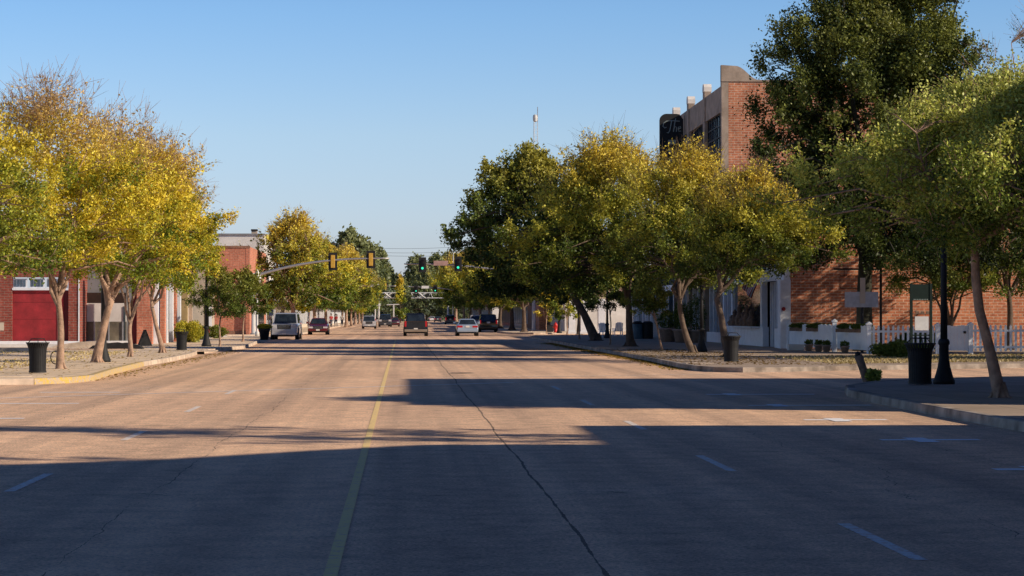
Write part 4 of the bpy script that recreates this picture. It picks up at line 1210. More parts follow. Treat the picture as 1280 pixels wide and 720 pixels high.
# right far row, facing the road
def shop_row(specs, X, side, group):
    for (y0, y1, h, mat, wm, lb) in specs:
        t = thing('shop_building', lb, 'building', (0, 0, 0), 0, group)
        if side > 0: xa, xb = X, X + 16; xf = (X - .05, X - .003)
        else: xa, xb = X - 16, X; xf = (X + .003, X + .05)
        MB().box(xa, xb, y0, y1 - .05, .1, h).build('walls', mat, t)
        MB().box(xa - .1, xb + .1, y0 - .08, y1 - .06, h + .001, h + .16).build('coping', 'stone', t)
        n = max(2, int((y1 - y0) / 5))
        for i in range(n):
            a = y0 + (y1 - y0) * (i + .15) / n; b_ = y0 + (y1 - y0) * (i + .85) / n
            w = MB().box(xf[0], xf[1], a, b_, .6, 2.9).build('shop_window', 'glass', t)
            xo = xf[0] - .04 if side > 0 else xf[1] + .001
            for yy in (a, (a + b_) / 2, b_): MB().box(xo, xo + .035, yy - .06, yy + .06, .6, 2.9).build('mullion', wm, w)
        if h > 6:
            for i in range(n):
                a = y0 + (y1 - y0) * (i + .3) / n; b_ = y0 + (y1 - y0) * (i + .7) / n
                MB().box(xf[0], xf[1], a, b_, 4.3, 5.9).build('window', 'glass', t)
        zc = 3.1
        if side > 0: MB().box(X - 1.6, X - .06, y0 + .3, y1 - .4, zc, zc + .16).build('canopy', 'grey_wall', t)
        else: MB().box(X + .06, X + 1.5, y0 + .3, y1 - .4, zc, zc + .16).build('canopy', 'grey_wall', t)
FR = 'far shops facing the road on the right'
shop_row([(292, 325, 6.4, 'brick_brown', 'white', 'brown two-storey shop left of the white signal pole'),
          (326, 360, 5.0, 'cream', 'white', 'cream shop behind the black suv'),
          (361, 400, 6.8, 'brick_far', 'cream', 'reddish brick shop above the pale blue sedan'),
          (440, 500, 5.5, 'white_wall', 'white', 'white far shop right of the dark far suv'),
          (501, 580, 6.5, 'brick_brown', 'white', 'last brown shop of the right row')], 16.5, 1, FR)
FL = 'far shops facing the road on the left'
shop_row([(226, 250, 5.0, 'white_wall', 'white', 'white shop just left of the red parked car'),
          (251, 290, 6.2, 'brick_brown', 'cream', 'brown brick shop behind the people'),
          (291, 340, 5.2, 'cream', 'white', 'cream shop right of the people'),
          (341, 400, 6.3, 'brick_far', 'white', 'reddish shop left of the far silver car'),
          (440, 560, 5.2, 'white_wall', 'white', 'low white far shop at the end of the left row')], -13.2, -1, FL)
# --- left: salmon brick building facing us at the second crossing, with white one behind
D = 200; xr = xd(312, D)
t = thing('brick_building', 'plain salmon brick building with a sunlit street edge behind the young trees', 'building', (0, 0, 0))
zt = zd(308.5, D)
MB().box(xd(240, D), xr - .3, D, D + 24, .1, zt).build('walls', 'brick_far', t)
MB().box(xr - .299, xr, D - .02, D + 24, .1, zt).build('street_front', 'brick_far', t)
MB().box(xd(240, D), xr + .05, D - .06, D - .021, zt - .12, zt + .06).build('coping', 'brick_brown', t)
MB().box(xd(262, D), xr - .3, D - .03, D - .003, .1, .45).build('plinth', 'brick_brown', t)
mb = MB()
MB().box(xr + .001, xr + .06, D + 3, D + 5, .2, 2.9).build('door', 'white', t)
MB().box(xr + .001, xr + .06, D + 8, D + 20, .8, 3.0).build('window', 'glass', t)
t = thing('white_building', 'taller pale building with a black rooftop vent behind the salmon brick one', 'building', (0, 0, 0))
D = 232
MB().box(xd(270, D), xd(330, D), D, D + 18, .1, zd(294, D)).build('walls', 'white_wall', t)
MB().box(xd(268, D), xd(331, D), D - .15, D + 18.1, zd(294, D) + .001, zd(292.3, D)).build('coping', 'grey_wall', t)
c_ = MB().box(xd(312.5, D), xd(319.5, D), D + 2, D + 3, zd(292.2, D), zd(288, D)).build('vent', 'tan', t)
MB().box(xd(312, D), xd(320, D), D + 1.9, D + 3.1, zd(288, D) + .001, zd(286, D)).build('vent_cap', 'black_matt', c_)

# --- left: receding fronts X=-13.6
FXL = -13.5
t = thing('tan_building', 'tan rendered building with ochre columns and a grey door behind the lamp post', 'building', (0, 0, 0))
D = 150
# camera-facing tan wall with door, set behind the pier row
MB().box(xd(222, 168), xd(264, 168), 168, 171, .1, 5.6).build('walls', 'tan', t)
w = MB().box(xd(240, 168), xd(255, 168), 167.93, 167.997, .3, 2.9).build('garage_door', 'cream', t)
MB().box(xd(256.5, 168), xd(261, 168), 167.93, 167.997, .15, 2.9).build('door', 'glass', t)
mb = MB(); mb.box(xd(261.3, 168), xd(265, 168), 167.9, 167.99, .15, 3.3); mb.box(xd(255, 168), xd(265, 168), 167.9, 167.99, 3.001, 3.3); mb.build('door_frame', 'white', t)
MB().box(xd(226.5, 160), xd(234, 160), 160, 160.5, .1, 5.4).build('ochre_column', 'ochre', t)
MB().box(xd(235, 166), xd(240, 166), 166, 166.6, .1, 5.6).build('grey_column', 'stone', t)
MB().box(xd(216, 160), xd(226, 160), 160.1, 166, .1, 5.4).build('link_wall', 'tan', t)
t = thing('brick_building', 'brick front with tall white columns behind the last large yellow tree', 'building', (0, 0, 0))
D = 134
mb = MB()
for a, b_, dd in ((171, 190, 134), (200, 206, 138), (217, 220, 146)):
    mb.box(xd(a, dd), xd(b_, dd), dd, dd + .8, .1, 5.2)
mb.box(xd(168, 134), xd(220, 150), 150, 150.4, .1, 5.6)
mb.box(xd(171, 134), xd(222, 146), 138.9, 149.9, 4.5, 5.2)
mb.build('brick_pier', 'brick_far', t)
for a, b_, dd, m_ in ((190.2, 197.5, 135, 'white'), (206.2, 209.5, 140, 'white'), (211.5, 216, 143, 'white'), (220.3, 225.5, 149, 'white')):
    MB().box(xd(a, dd), xd(b_, dd), dd, dd + .5, .12, 4.4).build('column', m_, t)
MB().box(xd(206, 147), xd(219, 147), 147, 147.3, .9, 4.2).build('window', 'glass_blue', t)
MB().box(xd(198, 139), xd(226, 147), 146.4, 146.9, .1, .9).build('stall_riser', 'brick_far', t)
MB().box(xd(164, 134), xd(171, 134), 134.2, 134.9, .1, 5.2).build('recess', 'redpaint_dark', t)
# boarded shopfront
t = thing('boarded_shop', 'empty shop with white boards above dusty glass beside the red brick garage', 'building', (0, 0, 0))
D = 137
a0, a1 = xd(97, D), xd(166, D)
MB().box(a0, a1, D + .3, D + 12, .1, 5.0).build('walls', 'grey_wall', t)
MB().box(a0 + .1, a1 - .4, D + .1, D + .297, zd(402, D), zd(379, D)).build('board', 'white_wall', t)
MB().box(a0 + .1, a1 - .4, D + .1, D + .297, .3, zd(402.3, D)).build('shop_glass', 'glass_dirty', t)
MB().box(xd(154, D), a1 - .41, D + .05, D + .098, .3, zd(383, D)).build('door', 'glass', t)
for px in (101, 118, 136, 153.5): MB().box(xd(px, D) - .04, xd(px, D) + .04, D + .02, D + .098, .302, zd(402, D)).build('mullion', 'steel', t)
MB().box(a0, a1, D - .1, D + .299, .1, .3).build('sill', 'white', t)
MB().box(a0 + .1, a1 - .4, D + .12, D + .297, zd(378.8, D), zd(366, D)).build('transom', 'interior', t)
# red brick garage
t = thing('brick_garage', 'dark red brick garage with a boarded bright red doorway at the left edge', 'building', (0, 0, 0))
D = 134
X0, X1 = xd(-60, D), xd(99.5, D)
mb = MB()
mb.box(X0, xd(15.2, D), D, D + .4, .1, 5.1); mb.box(xd(85.5, D), X1 - .15, D, D + .4, .1, 5.1)
mb.box(xd(15.2, D) + .001, xd(85.5, D) - .001, D, D + .4, zd(347, D), 5.1)
mb.box(X1 - .149, X1, D + .01, D + 14, .1, 5.1)
mb.build('brick_wall', 'brick_dark', t)
MB().box(X0, X1 - .15, D + .41, D + 14, 4.7, 4.8).build('roof', 'roof', t)
dd_ = MB().box(xd(15.2, D), xd(79, D), D + .15, D + .25, .3, zd(363, D)).build('red_door', 'redpaint', t)
mb = MB()
for z in (zd(378, D), zd(399, D)): mb.box(xd(15.2, D) + .02, xd(79, D) - .02, D + .142, D + .149, z - .006, z + .006)
mb.box(xd(71, D) - .02, xd(71, D) + .02, D + .13, D + .149, .3, zd(363, D) - .02)
mb.build('board_joint', 'redpaint_dark', dd_)
MB().box(xd(79, D) + .001, xd(85.5, D), D + .2, D + .3, .3, zd(363, D)).build('side_panel', 'redpaint_dark', t)
MB().box(xd(15.2, D), xd(85.4, D), D - .03, D + .14, zd(362.8, D), zd(360.2, D)).build('lintel', 'white', t)
for a, b_ in ((16, 33.5), (37, 55.5), (58, 84)):
    w = MB().box(xd(a, D), xd(b_, D), D + .12, D + .2, zd(360, D), zd(348.5, D)).build('window', 'white', t)
    n = 4 if b_ - a < 20 else 6
    g_ = MB()
    for i in range(n):
        u0 = a + 1 + (b_ - a - 2) * i / n; u1 = a + 1 + (b_ - a - 2) * (i + 1) / n - .8
        g_.box(xd(u0, D), xd(u1, D), D + .10, D + .117, zd(358.6, D), zd(350, D))
    g_.build('pane', 'glass_blue', w)
MB().box(X0, X1, D - .12, D - .003, .1, .32).build('painted_base', 'white', t)
MB().box(xd(98, D), X1 + .001, D - .04, D - .003, .33, 4.4).build('white_strip', 'white', t)
MB().box(xd(-3, D), xd(5, D), D - .03, D - .003, zd(413, D), zd(403, D)).build('notice', 'cream', t)
# low kerbs and dark strip in the left lot
for y, w_, m_, nm in ((121, .5, 'white_wall', 'low_wall'), (108, .35, 'kerb', 'low_wall')):
    o = MB().box(-34, xd(112 if y > 115 else 42, y), y, y + w_, .14, .30).build(nm, m_)
    tag(o, 'low pale wall in the lot before the red door' if y > 115 else 'low concrete kerb wall nearer the corner bin', 'wall')
o = mark('path', -34, -12.5, 111, 116, 'asphalt', .156)
# low dark heap and A-frame sign
p = at(181, 432)
t = thing('sandwich_board', 'black folding pavement sign standing before the brick pier', 'sign', p, .2)
MB().prism([(-.36, 0), (-.31, 0), (.0, .82), (-.04, .84)], -.32, .32, 'y').build('front_panel', 'tarp', t)
MB().prism([(.36, 0), (.31, 0), (.005, .82), (.045, .84)], -.32, .32, 'y').build('back_panel', 'tarp', t)
MB().prism([(-.33, .005), (.33, .005), (.0, .78)], -.31, .31, 'y').build('side_cloth', 'tarp', t)
p = at(146, 436)
mb = MB(); pr = []
for i in range(13):
    u = i / 12; pr.append((-1.3 + 2.6 * u, .30 * math.sin(math.pi * u) ** .5 + .02 * math.sin(u * 30)))
mb.prism([(-1.3, -.05)] + pr + [(1.3, -.05)], p.y - .4, p.y + .4, 'y')
o = mb.build('tarpaulin', 'tarp'); o.location = (p.x, 0, .15); tag(o, 'low dark covered heap behind the thick-trunked tree', 'tarpaulin')
p = at(104, 434)
mb = MB(); pr = [(-1.6 + 3.2 * i / 12, .42 * (i / 12) ** .6 * (1 - (i / 12) ** 6)) for i in range(13)]
mb.prism([(-1.6, -.05)] + pr + [(1.6, -.05)], p.y, p.y + .5, 'y')
o = mb.build('ramp', 'kerb'); o.location = (p.x, 0, .15); tag(o, 'low pale concrete ramp before the white boarded shopfront', 'ramp')
p = at(268, 421)
mb = MB(); mb.prism([(-.9, .0), (.9, .0), (.9, .12), (-.9, .75), (-1.0, .7)], 0, .25, 'y'); o = mb.build('stair_wall', 'white_wall'); o.location = p
tag(o, 'short sloping white wall at the foot of the salmon brick building', 'wall')
# loop lock on the first tree
p = at(70, 461); a_ = [(.16 * math.cos(q), 0, .34 + .2 * math.sin(q)) for q in np.linspace(0, 6.28, 15)]
o = MB().tube(a_, .016, 5).build('hoop', 'black'); o.location = p; tag(o, 'small black metal hoop at the foot of the tree before the red door', 'hoop')

# ------------------------------------------------------------------ picket fence and patio
def fence_run(t, p0, p1, solid, h=1.18, z0=.15):
    p0, p1 = Vector(p0), Vector(p1); d = p1 - p0; Ln = d.length; d = d.normalized(); ang = math.atan2(d.y, d.x)
    rm = Matrix.Rotation(ang, 4, 'Z'); T = Matrix.Translation((p0.x, p0.y, z0)) @ rm
    def put(mb, nm, mat='white_fence'):
        mb.v = [tuple(T @ Vector(v)) for v in mb.v]; return mb.build(nm, mat, t)
    if solid:
        mb = MB(); n = max(2, int(Ln / .14))
        for i in range(n):
            a = Ln * i / n; z = h + .02 * math.sin(i * 1.3)
            mb.box(a + .004, a + Ln / n - .004, -.012, .012, .14, z)
        put(mb, 'boards')
        mb = MB(); mb.box(0, Ln, .013, .06, .25, .34); mb.box(0, Ln, .013, .06, h - .3, h - .21); put(mb, 'rails')
    else:
        mb = MB(); n = int(Ln / .20)
        for i in range(n):
            a = Ln * (i + .5) / n
            mb.prism([(a - .048, .12), (a + .048, .12), (a + .048, h - .07), (a, h), (a - .048, h - .07)], -.012, .012, 'y')
        put(mb, 'pickets')
        mb = MB(); mb.box(0, Ln, .013, .06, .25, .34); mb.box(0, Ln, .013, .06, h - .3, h - .21); put(mb, 'rails')
def fence_post(t, p, h=1.35):
    mb = MB(); mb.box(p[0] - .09, p[0] + .09, p[1] - .09, p[1] + .09, .1, .15 + h)
    o = mb.build('post', 'white_fence', t)
    MB().prism([(p[0] - .12, .15 + h + .001), (p[0] + .12, .15 + h + .001), (p[0] + .12, .2 + h), (p[0], .29 + h), (p[0] - .12, .2 + h)], p[1] - .12, p[1] + .12, 'y').build('post_cap', 'white_fence', o)
FPT = {}
def fp_(px, D): return (xd(px, D), D)
A_, B_, C_, D_, E_, G_ = fp_(986, 112), fp_(1043, 104.5), fp_(1086, 99), fp_(1172, 98), fp_(1213, 97.5), fp_(1330, 96.5)
t = thing('board_fence', 'white close-boarded patio fence with flower boxes beside the shop', 'fence', (0, 0, 0))
fence_run(t, A_, (B_[0] - .1, B_[1] + .1), True); fence_run(t, (B_[0] + .1, B_[1] - .1), (C_[0] - .1, C_[1] + .1), True, 1.15)
fence_post(t, A_, 1.2); fence_post(t, B_, 1.3)
t = thing('picket_fence', 'white picket fence between the flower-box fence and the notice board', 'fence', (0, 0, 0), 0, 'white picket fences')
fence_run(t, (C_[0] + .1, C_[1]), (D_[0] - .1, D_[1]), False); fence_post(t, C_, 1.2); fence_post(t, D_, 1.15)
t = thing('fence_gate', 'solid white boarded gate right of the nearest lamp post', 'gate', (0, 0, 0))
fence_run(t, (D_[0] + .1, D_[1]), (E_[0] - .1, E_[1]), True, 1.17); MB().box(E_[0] - .3, E_[0] - .2, E_[1] - .08, E_[1] - .013, 1.0, 1.1).build('latch', 'black', t)
t = thing('picket_fence', 'white picket fence at the right edge behind the curving trunk', 'fence', (0, 0, 0), 0, 'white picket fences')
fence_run(t, (E_[0] + .1, E_[1]), G_, False, 1.22); fence_post(t, E_, 1.18)
def fbox(px, D, L_, label, seed):
    x = xd(px, D); t = thing('flower_box', label, 'flower box', (x, D - .22, 1.02), R_(-62), 'flower boxes on the white fence')
    MB().box(-L_ / 2, L_ / 2, -.09, .09, 0, .16).build('box', 'wood', t)
    leafball(t, (0, 0, .24), (L_ * .52, .13, .13), 1400, 'dark', seed, .04)
fbox(1000, 110.0, 1.5, 'flower box on the fence nearest the shop corner', 1)
fbox(1021, 107.2, 1.5, 'flower box left of the capped fence post', 2)
fbox(1056, 102.6, 1.2, 'flower box just right of the capped fence post', 3)
fbox(1073, 100.4, 1.2, 'flower box on the fence by the sign post', 4)
for k, px in enumerate((1011, 1023, 1033, 1056)):
    D = 110 - (px - 990) * .13 - 1.0
    t = thing('clay_pot', ['clay pot below the fence, leftmost of the row', 'clay pot below the fence, second from the shop', 'clay pot left of the fence post', 'clay pot right of the fence post'][k], 'plant pot', (xd(px, D), D, .15), 0, 'clay pots at the foot of the fence')
    MB().lathe([(.13, 0), (.18, .24), (.21, .25), (.21, .31), (.15, .31)], 12).build('pot', 'terracotta', t, True)
    leafball(t, (0, 0, .38), (.2, .2, .13), 400, 'dark', 60 + k, .04)
for k, px in enumerate((990, 999)):
    D = 108.5; o = MB().box(-.2, .2, -.2, .2, 0, .28, ).build('stone_block', 'white_wall', bevel=.03); o.location = (xd(px, D), D, .15)
    tag(o, ['pale stone block at the shop corner, left of two', 'pale stone block at the shop corner, right of two'][k], 'block', 'pale blocks at the shop corner')

# notice board (green, two posts)
D = 93.5; x0, x1 = xd(1139, D), xd(1163.5, D)
t = thing('notice_board', 'dark green two-post board with a white panel behind the large bin', 'notice board', (0, 0, 0))
for x in (x0, x1): MB().box(x - .05, x + .05, D - .05, D + .05, .1, zd(354, D)).build('post', 'sign_green', t)
MB().box(x0 + .051, x1 - .051, D - .03, D + .03, zd(375.5, D), zd(355, D)).build('header', 'sign_green', t)
mb = MB()
for i in range(9): mb.box(x0 + .09 + i * .066, x0 + .13 + i * .066, D - .036, D - .031, zd(374.6, D), zd(373.6, D))
mb.build('lettering', 'letters', t)
MB().box(xd(1143.5, D), xd(1161, D), D - .03, D + .03, zd(413, D), zd(395.5, D)).build('white_panel', 'sign_white', t)
MB().box(x0 + .051, x1 - .051, D - .02, D + .02, zd(420, D), zd(418.5, D)).build('crossbar', 'sign_green', t)
mb = MB()
for px in (1144.5, 1151, 1157.5): mb.box(xd(px, D), xd(px + 4, D), D - .04, D + .04, zd(392, D), zd(389, D))
mb.build('sign_clips', 'wood', t)
MB().box(x0 + .051, x1 - .051, D - .01, D + .01, zd(393, D), zd(392.2, D)).build('clip_rail', 'sign_green', t)
# sign post behind the fence
D = 101; x = xd(1077.5, D)
t = thing('street_sign', 'sign post with a blank grey rectangular panel behind the white fence', 'sign', (x, D, .15))
MB().tube([(0, 0, 0), (0, 0, zd(347, D) - .15)], .07, 8).build('post', 'black', t)
MB().box(-.75, .68, -.08, -.055, zd(384, D) - .15, zd(364.5, D) - .15).build('panel', 'sign_back', t)
MB().box(-.10, .12, -.12, -.085, zd(379, D) - .15, zd(347, D) - .15).build('upright_plate', 'tan', t)
# bracket post with an empty sign frame
D = 110; x = xd(1101, D)
t = thing('sign_bracket', 'black post with an arm and an empty hanging sign frame before the brick wall', 'sign bracket', (x, D, .15))
zA = zd(336, D) - .15
MB().tube([(0, 0, 0), (0, 0, zd(322, D) - .15)], .06, 8).build('post', 'black', t)
MB().tube([(0, 0, zA), (xd(1042, D) - x, 0, zA)], .04, 6).build('arm', 'black', t)
a_, b_ = xd(1050, D) - x, xd(1096, D) - x
zz0, zz1 = zd(360, D) - .15, zd(344.5, D) - .15
mb = MB(); mb.tube([(a_, 0, zz0), (b_, 0, zz0), (b_, 0, zz1), (a_, 0, zz1), (a_, 0, zz0)], .025, 5)
for u in (a_ + .2, b_ - .2): mb.tube([(u, 0, zz1), (u, 0, zA)], .012, 4)
mb.build('frame', 'black', t)
# leaning stump at the corner kerb
p = at(1083, 476)
t = thing('post_stump', 'leaning dark wooden post stump with weeds at the near corner', 'post', p)
MB().tube([(.05, 0, -.1), (-.10, 0, .35), (-.20, 0, .62)], [.105, .10, .105], 9).build('stump', 'wood', t, True)
MB().lathe([(.06, .60), (.075, .68), (.02, .72)], 8, (-.21, 0)).build('bolt', 'black', t)
# hydrant and utility box
p = at(694.5, 415.8)
t = thing('fire_hydrant', 'red fire hydrant on the far right corner', 'hydrant', p)
MB().lathe([(.20, 0), (.20, .06), (.15, .08), (.145, .62), (.19, .64), (.19, .70), (.16, .76), (.10, .88), (.04, .92), (.04, .98)], 14).build('barrel', 'hydrant', t, True)
mb = MB(); mb.tube([(-.26, 0, .52), (.26, 0, .52)], .07, 8); mb.tube([(0, -.24, .48), (0, 0, .48)], .09, 8); mb.build('outlet', 'hydrant', t)
p = at(687.5, 415)
t = thing('utility_box', 'dark box standing left of the red hydrant', 'utility box', p)
MB().box(-.28, .28, -.2, .2, 0, .62).build('cabinet', 'black', t, bevel=.02); MB().box(-.3, .3, -.22, .22, .621, .68).build('lid', 'black', t)
# thin sign posts left
for px, py, top, w_, lb in ((339, 424.5, 386, .3, 'thin black parking sign post beside the silver suv'), (421, 408, 393, .3, 'thin pale sign post beside the people')):
    p = at(px, py); Dd = p.y
    t = thing('parking_sign', lb, 'sign', p, 0, None)
    MB().tube([(0, 0, 0), (0, 0, zd(top, Dd) - .15)], .035, 6).build('post', 'black' if px < 400 else 'steel', t)
    MB().box(-.15, .15, -.05, -.036, zd(top, Dd) - .15 - .45, zd(top, Dd) - .15).build('panel', 'sign_back', t)

# ------------------------------------------------------------------ vehicles
def car(name, label, loc, heading, spec):
    """local +Y is the front; body lofted from stations"""
    t = thing(name, label, spec['cat'], loc, heading, 'vehicles on the street')
    L, W, H = spec['L'], spec['W'], spec['H']
    pm = spec['paint']; low = spec.get('low', pm)
    # body stations: y fraction, width factor, z bottom, z belt
    vs, fs = [], []
    st_ = spec['st']
    ring_n = 10
    for (fy, fw, zb, zt) in st_:
        w = W / 2 * fw; y = (fy - .5) * L
        zm = zb + (zt - zb) * .45
        ring = [(-w * .86, zb), (-w * .97, zb + .10), (-w, zm), (-w * .985, zt - .10), (-w * .90, zt), (w * .90, zt), (w * .985, zt - .10), (w, zm), (w * .97, zb + .10), (w * .86, zb)]
        vs += [(x, y, z) for x, z in ring]
    for i in range(len(st_) - 1):
        for k in range(ring_n): fs.append((i * ring_n + k, i * ring_n + (k + 1) % ring_n, (i + 1) * ring_n + (k + 1) % ring_n, (i + 1) * ring_n + k))
    fs.append(tuple(range(ring_n))); fs.append(tuple((len(st_) - 1) * ring_n + k for k in range(ring_n)))
    MB().add(vs, fs).build('body', pm, t, True, bevel=.02)
    # cabin
    (yb0, yt0, yt1, yb1) = [(q - .5) * L for q in spec['cab']]
    zb = spec['belt'] - .03; zt = H
    wb, wt = W / 2 * spec.get('cw', .90), W / 2 * spec.get('tw', .70)
    ry = (yt1 - yt0)
    cv = [(-wb, yb0, zb), (wb, yb0, zb), (wb, yb1, zb), (-wb, yb1, zb), (-wt, yt0, zt - .05), (wt, yt0, zt - .05), (wt, yt1, zt - .05), (-wt, yt1, zt - .05),
          (-wt * .8, yt0 + ry * .1, zt), (wt * .8, yt0 + ry * .1, zt), (wt * .8, yt1 - ry * .1, zt), (-wt * .8, yt1 - ry * .1, zt)]
    cf = [(0, 1, 5, 4), (1, 2, 6, 5), (2, 3, 7, 6), (3, 0, 4, 7), (4, 5, 9, 8), (5, 6, 10, 9), (6, 7, 11, 10), (7, 4, 8, 11), (8, 9, 10, 11)]
    MB().add(cv, cf).build('roof', pm, t, bevel=.03)
    def pane(a, b, c, d, nm, u0=.06, u1=.94, v0=.08, v1=.92, off=.012):
        A, B, C, Dd = [Vector(cv[i]) for i in (a, b, c, d)]      # a,b bottom ; d,c top
        n = (B - A).cross(Dd - A).normalized()
        q = []
        for (u, v) in ((u0, v0), (u1, v0), (u1, v1), (u0, v1)):
            q.append((A.lerp(B, u)).lerp(Dd.lerp(C, u), v) + n * off)
        MB().add(q, [(0, 1, 2, 3)]).build(nm, 'glass', t)
    pane(0, 1, 5, 4, 'rear_window'); pane(2, 3, 7, 6, 'windscreen', .05, .95, .05, .95)
    for (a, b, c, d) in ((1, 2, 6, 5), (3, 0, 4, 7)):
        pane(a, b, c, d, 'side_window', .06, .47); pane(a, b, c, d, 'side_window', .52, .94)
    wr = spec['wr']
    for sx in (-1, 1):
        for fy in spec['ax']:
            y = (fy - .5) * L
            wl = MB().tube([(sx * (W / 2 - .24), y, wr), (sx * (W / 2 + .012), y, wr)], wr, 20).build('wheel', 'tyre', t)
            MB().tube([(sx * (W / 2 + .0), y, wr), (sx * (W / 2 + .02), y, wr)], wr * .62, 14).build('rim', 'rim', wl)
            MB().tube([(sx * (W / 2 - .26), y, wr + .03), (sx * (W / 2 + .003), y, wr + .03)], wr * 1.17, 20).build('wheel_arch', 'black_matt', t)
    yf, yr = L / 2, -L / 2
    zh = spec['zh']
    hw, hh = spec.get('hl', (.42, .18))
    for sx in (-1, 1):
        MB().box(sx * W * .36 - hw / 2, sx * W * .36 + hw / 2, yf - .12, yf + .012, zh - hh / 2, zh + hh / 2).build('headlight', 'headlight', t, bevel=.02)
        tw, th_ = spec.get('tl', (.36, .2)); zt_l = spec.get('zt', zh + .12)
        xx = sx * (W / 2 * .93 - tw / 2)
        MB().box(xx - tw / 2, xx + tw / 2, yr - .014, yr + .12, zt_l - th_ / 2, zt_l + th_ / 2).build('tail_light', 'taillight', t, bevel=.015)
        zmr = spec['belt'] + .1
        MB().box(sx * (W / 2 + .10) - .10, sx * (W / 2 + .10) + .10, yb1 - .55, yb1 - .43, zmr - .08, zmr + .1).build('mirror', pm, t, bevel=.02)
    gw = W * .48 if hw > .3 else W * .5
    g_ = MB().box(-gw / 2, gw / 2, yf - .1, yf + .008, zh - .20, zh + .12).build('grille', spec.get('grille', 'black_matt'), t)
    mb = MB()
    for i in range(3): mb.box(-gw / 2 + .03, gw / 2 - .03, yf + .0081, yf + .016, zh - .13 + i * .09, zh - .11 + i * .09)
    mb.build('grille_bars', 'chrome', g_)
    bm = spec.get('bumper', pm)
    MB().box(-W * .47, W * .47, yf - .1, yf + .05, .34, .50).build('front_bumper', bm, t, bevel=.03)
    MB().box(-W * .47, W * .47, yr - .06, yr + .1, .36, .36 + spec.get('bh', .22)).build('rear_bumper', bm, t, bevel=.03)
    MB().box(-W * .36, W * .36, yf - .1, yf + .02, .22, .335).build('air_intake', 'black_matt', t)
    MB().box(-W * .42, W * .42, yr + .02, yr + .3, .22, .355).build('underside', 'black_matt', t)
    zp = spec.get('zp', .75)
    MB().box(-.16, .16, yr - (.075 if zp < .6 else .03), yr, zp - .08, zp + .08).build('number_plate', 'plate', t)
    if spec.get('front_plate'): MB().box(-.16, .16, yf + .051, yf + .06, .38, .5).build('number_plate', 'plate', t)
    if spec.get('hoodm'):  # dark reflection on the hood, laid on as a dark grey sheet
        MB().add([(-W * .38, yf - .25, spec['hz'][0] + .012), (W * .38, yf - .25, spec['hz'][0] + .012), (W * .40, yb1 + .1, spec['hz'][1] + .012), (-W * .40, yb1 + .1, spec['hz'][1] + .012)], [(0, 1, 2, 3)]).build('bonnet', spec['hoodm'], t)
    if spec.get('bed'):
        MB().box(-W * .44, W * .44, yr - .012, yr + .06, .62, spec['bed'] - .06).build('tailgate', spec.get('gate', pm), t, bevel=.015)
        MB().box(-.25, .25, yr - .02, yr - .013, spec['bed'] - .2, spec['bed'] - .13).build('handle', 'black', t)
    if spec.get('rack'):
        for sx in (-1, 1): MB().tube([(sx * wt * .86, yt0 + .2, H + .05), (sx * wt * .86, yt1 - .2, H + .05)], .025, 6).build('roof_rail', 'chrome', t)
    return t
SUV = dict(cat='suv', L=5.2, W=2.0, H=1.92, paint='silver', belt=1.17, cab=(.02, .07, .62, .74), tw=.78, wr=.40, ax=(.2, .8), zh=.95, hl=(.40, .26), tl=(.2, .5), zt=1.05, zp=.95, rack=1,
           st=[(0, .93, .36, 1.05), (.02, .98, .34, 1.15), (.3, 1, .32, 1.18), (.7, 1, .32, 1.17), (.78, .99, .33, 1.15), (.95, .95, .34, 1.08), (.985, .91, .36, 1.02), (1, .84, .42, .90)], grille='black_matt', front_plate=1)
SEDAN = dict(cat='car', L=4.8, W=1.84, H=1.45, paint='lightblue', belt=.98, cab=(.10, .24, .56, .73), tw=.66, wr=.33, ax=(.19, .81), zh=.66, hl=(.4, .15), tl=(.44, .16), zt=.80, zp=.80,
             st=[(0, .86, .36, .86), (.02, .95, .30, .95), (.12, 1, .26, 1.0), (.3, 1, .24, 1.0), (.7, 1, .24, .98), (.8, .98, .26, .90), (.96, .93, .28, .76), (1, .84, .34, .66)])
PICK = dict(cat='pickup truck', L=5.7, W=2.02, H=1.90, paint='carblack', belt=1.22, cab=(.38, .42, .62, .72), tw=.70, cw=.84, wr=.40, ax=(.19, .80), zh=.95, hl=(.3, .25), tl=(.17, .46), zt=1.02, zp=.60, bed=1.24, bumper='cartan', bh=.22,
            st=[(0, .97, .50, 1.24), (.02, 1, .46, 1.25), (.36, 1, .40, 1.25), (.40, 1, .36, 1.22), (.72, 1, .36, 1.22), (.8, .99, .38, 1.17), (.96, .95, .42, 1.1), (1, .88, .5, .98)])
def at0(px, py): return at(px, py, 0)
def var(d, **k): q = dict(d); q.update(k); return q
PI = math.pi
def yoff(p, dy): return (p.x * (p.y + dy) / p.y, p.y + dy, 0)
car('parked_suv', 'silver suv parked facing the camera at the left kerb', yoff(at0(358, 424.6), 2.6), PI + R_(-1.0), SUV)
car('parked_car', 'red sedan with pale roof parked behind the silver suv on the left', yoff(at0(398.5, 418.6), 2.4), PI, var(SEDAN, paint='carred', W=1.8, H=1.5, hoodm='cardark', hz=(.76, .92), front_plate=1))
car('silver_car', 'small silver suv coming toward the camera far down the left lane', yoff(at0(461.5, 411), 2.3), PI, var(SUV, L=4.6, W=1.82, H=1.68, belt=1.0, zh=.82, rack=0, st=[(a, b, c - .02, d * .87) for a, b, c, d in SUV['st']]))
car('dark_pickup', 'dark grey pickup coming toward the camera beyond the silver suv', yoff(at0(481.5, 408.6), 2.6), PI, var(SUV, paint='cardark', H=1.9, hoodm=None))
car('red_car', 'small red sedan coming toward the camera left of the black pickup', yoff(at0(492.5, 408.2), 2.4), PI, var(SEDAN, paint='carred', L=4.6, W=1.78))
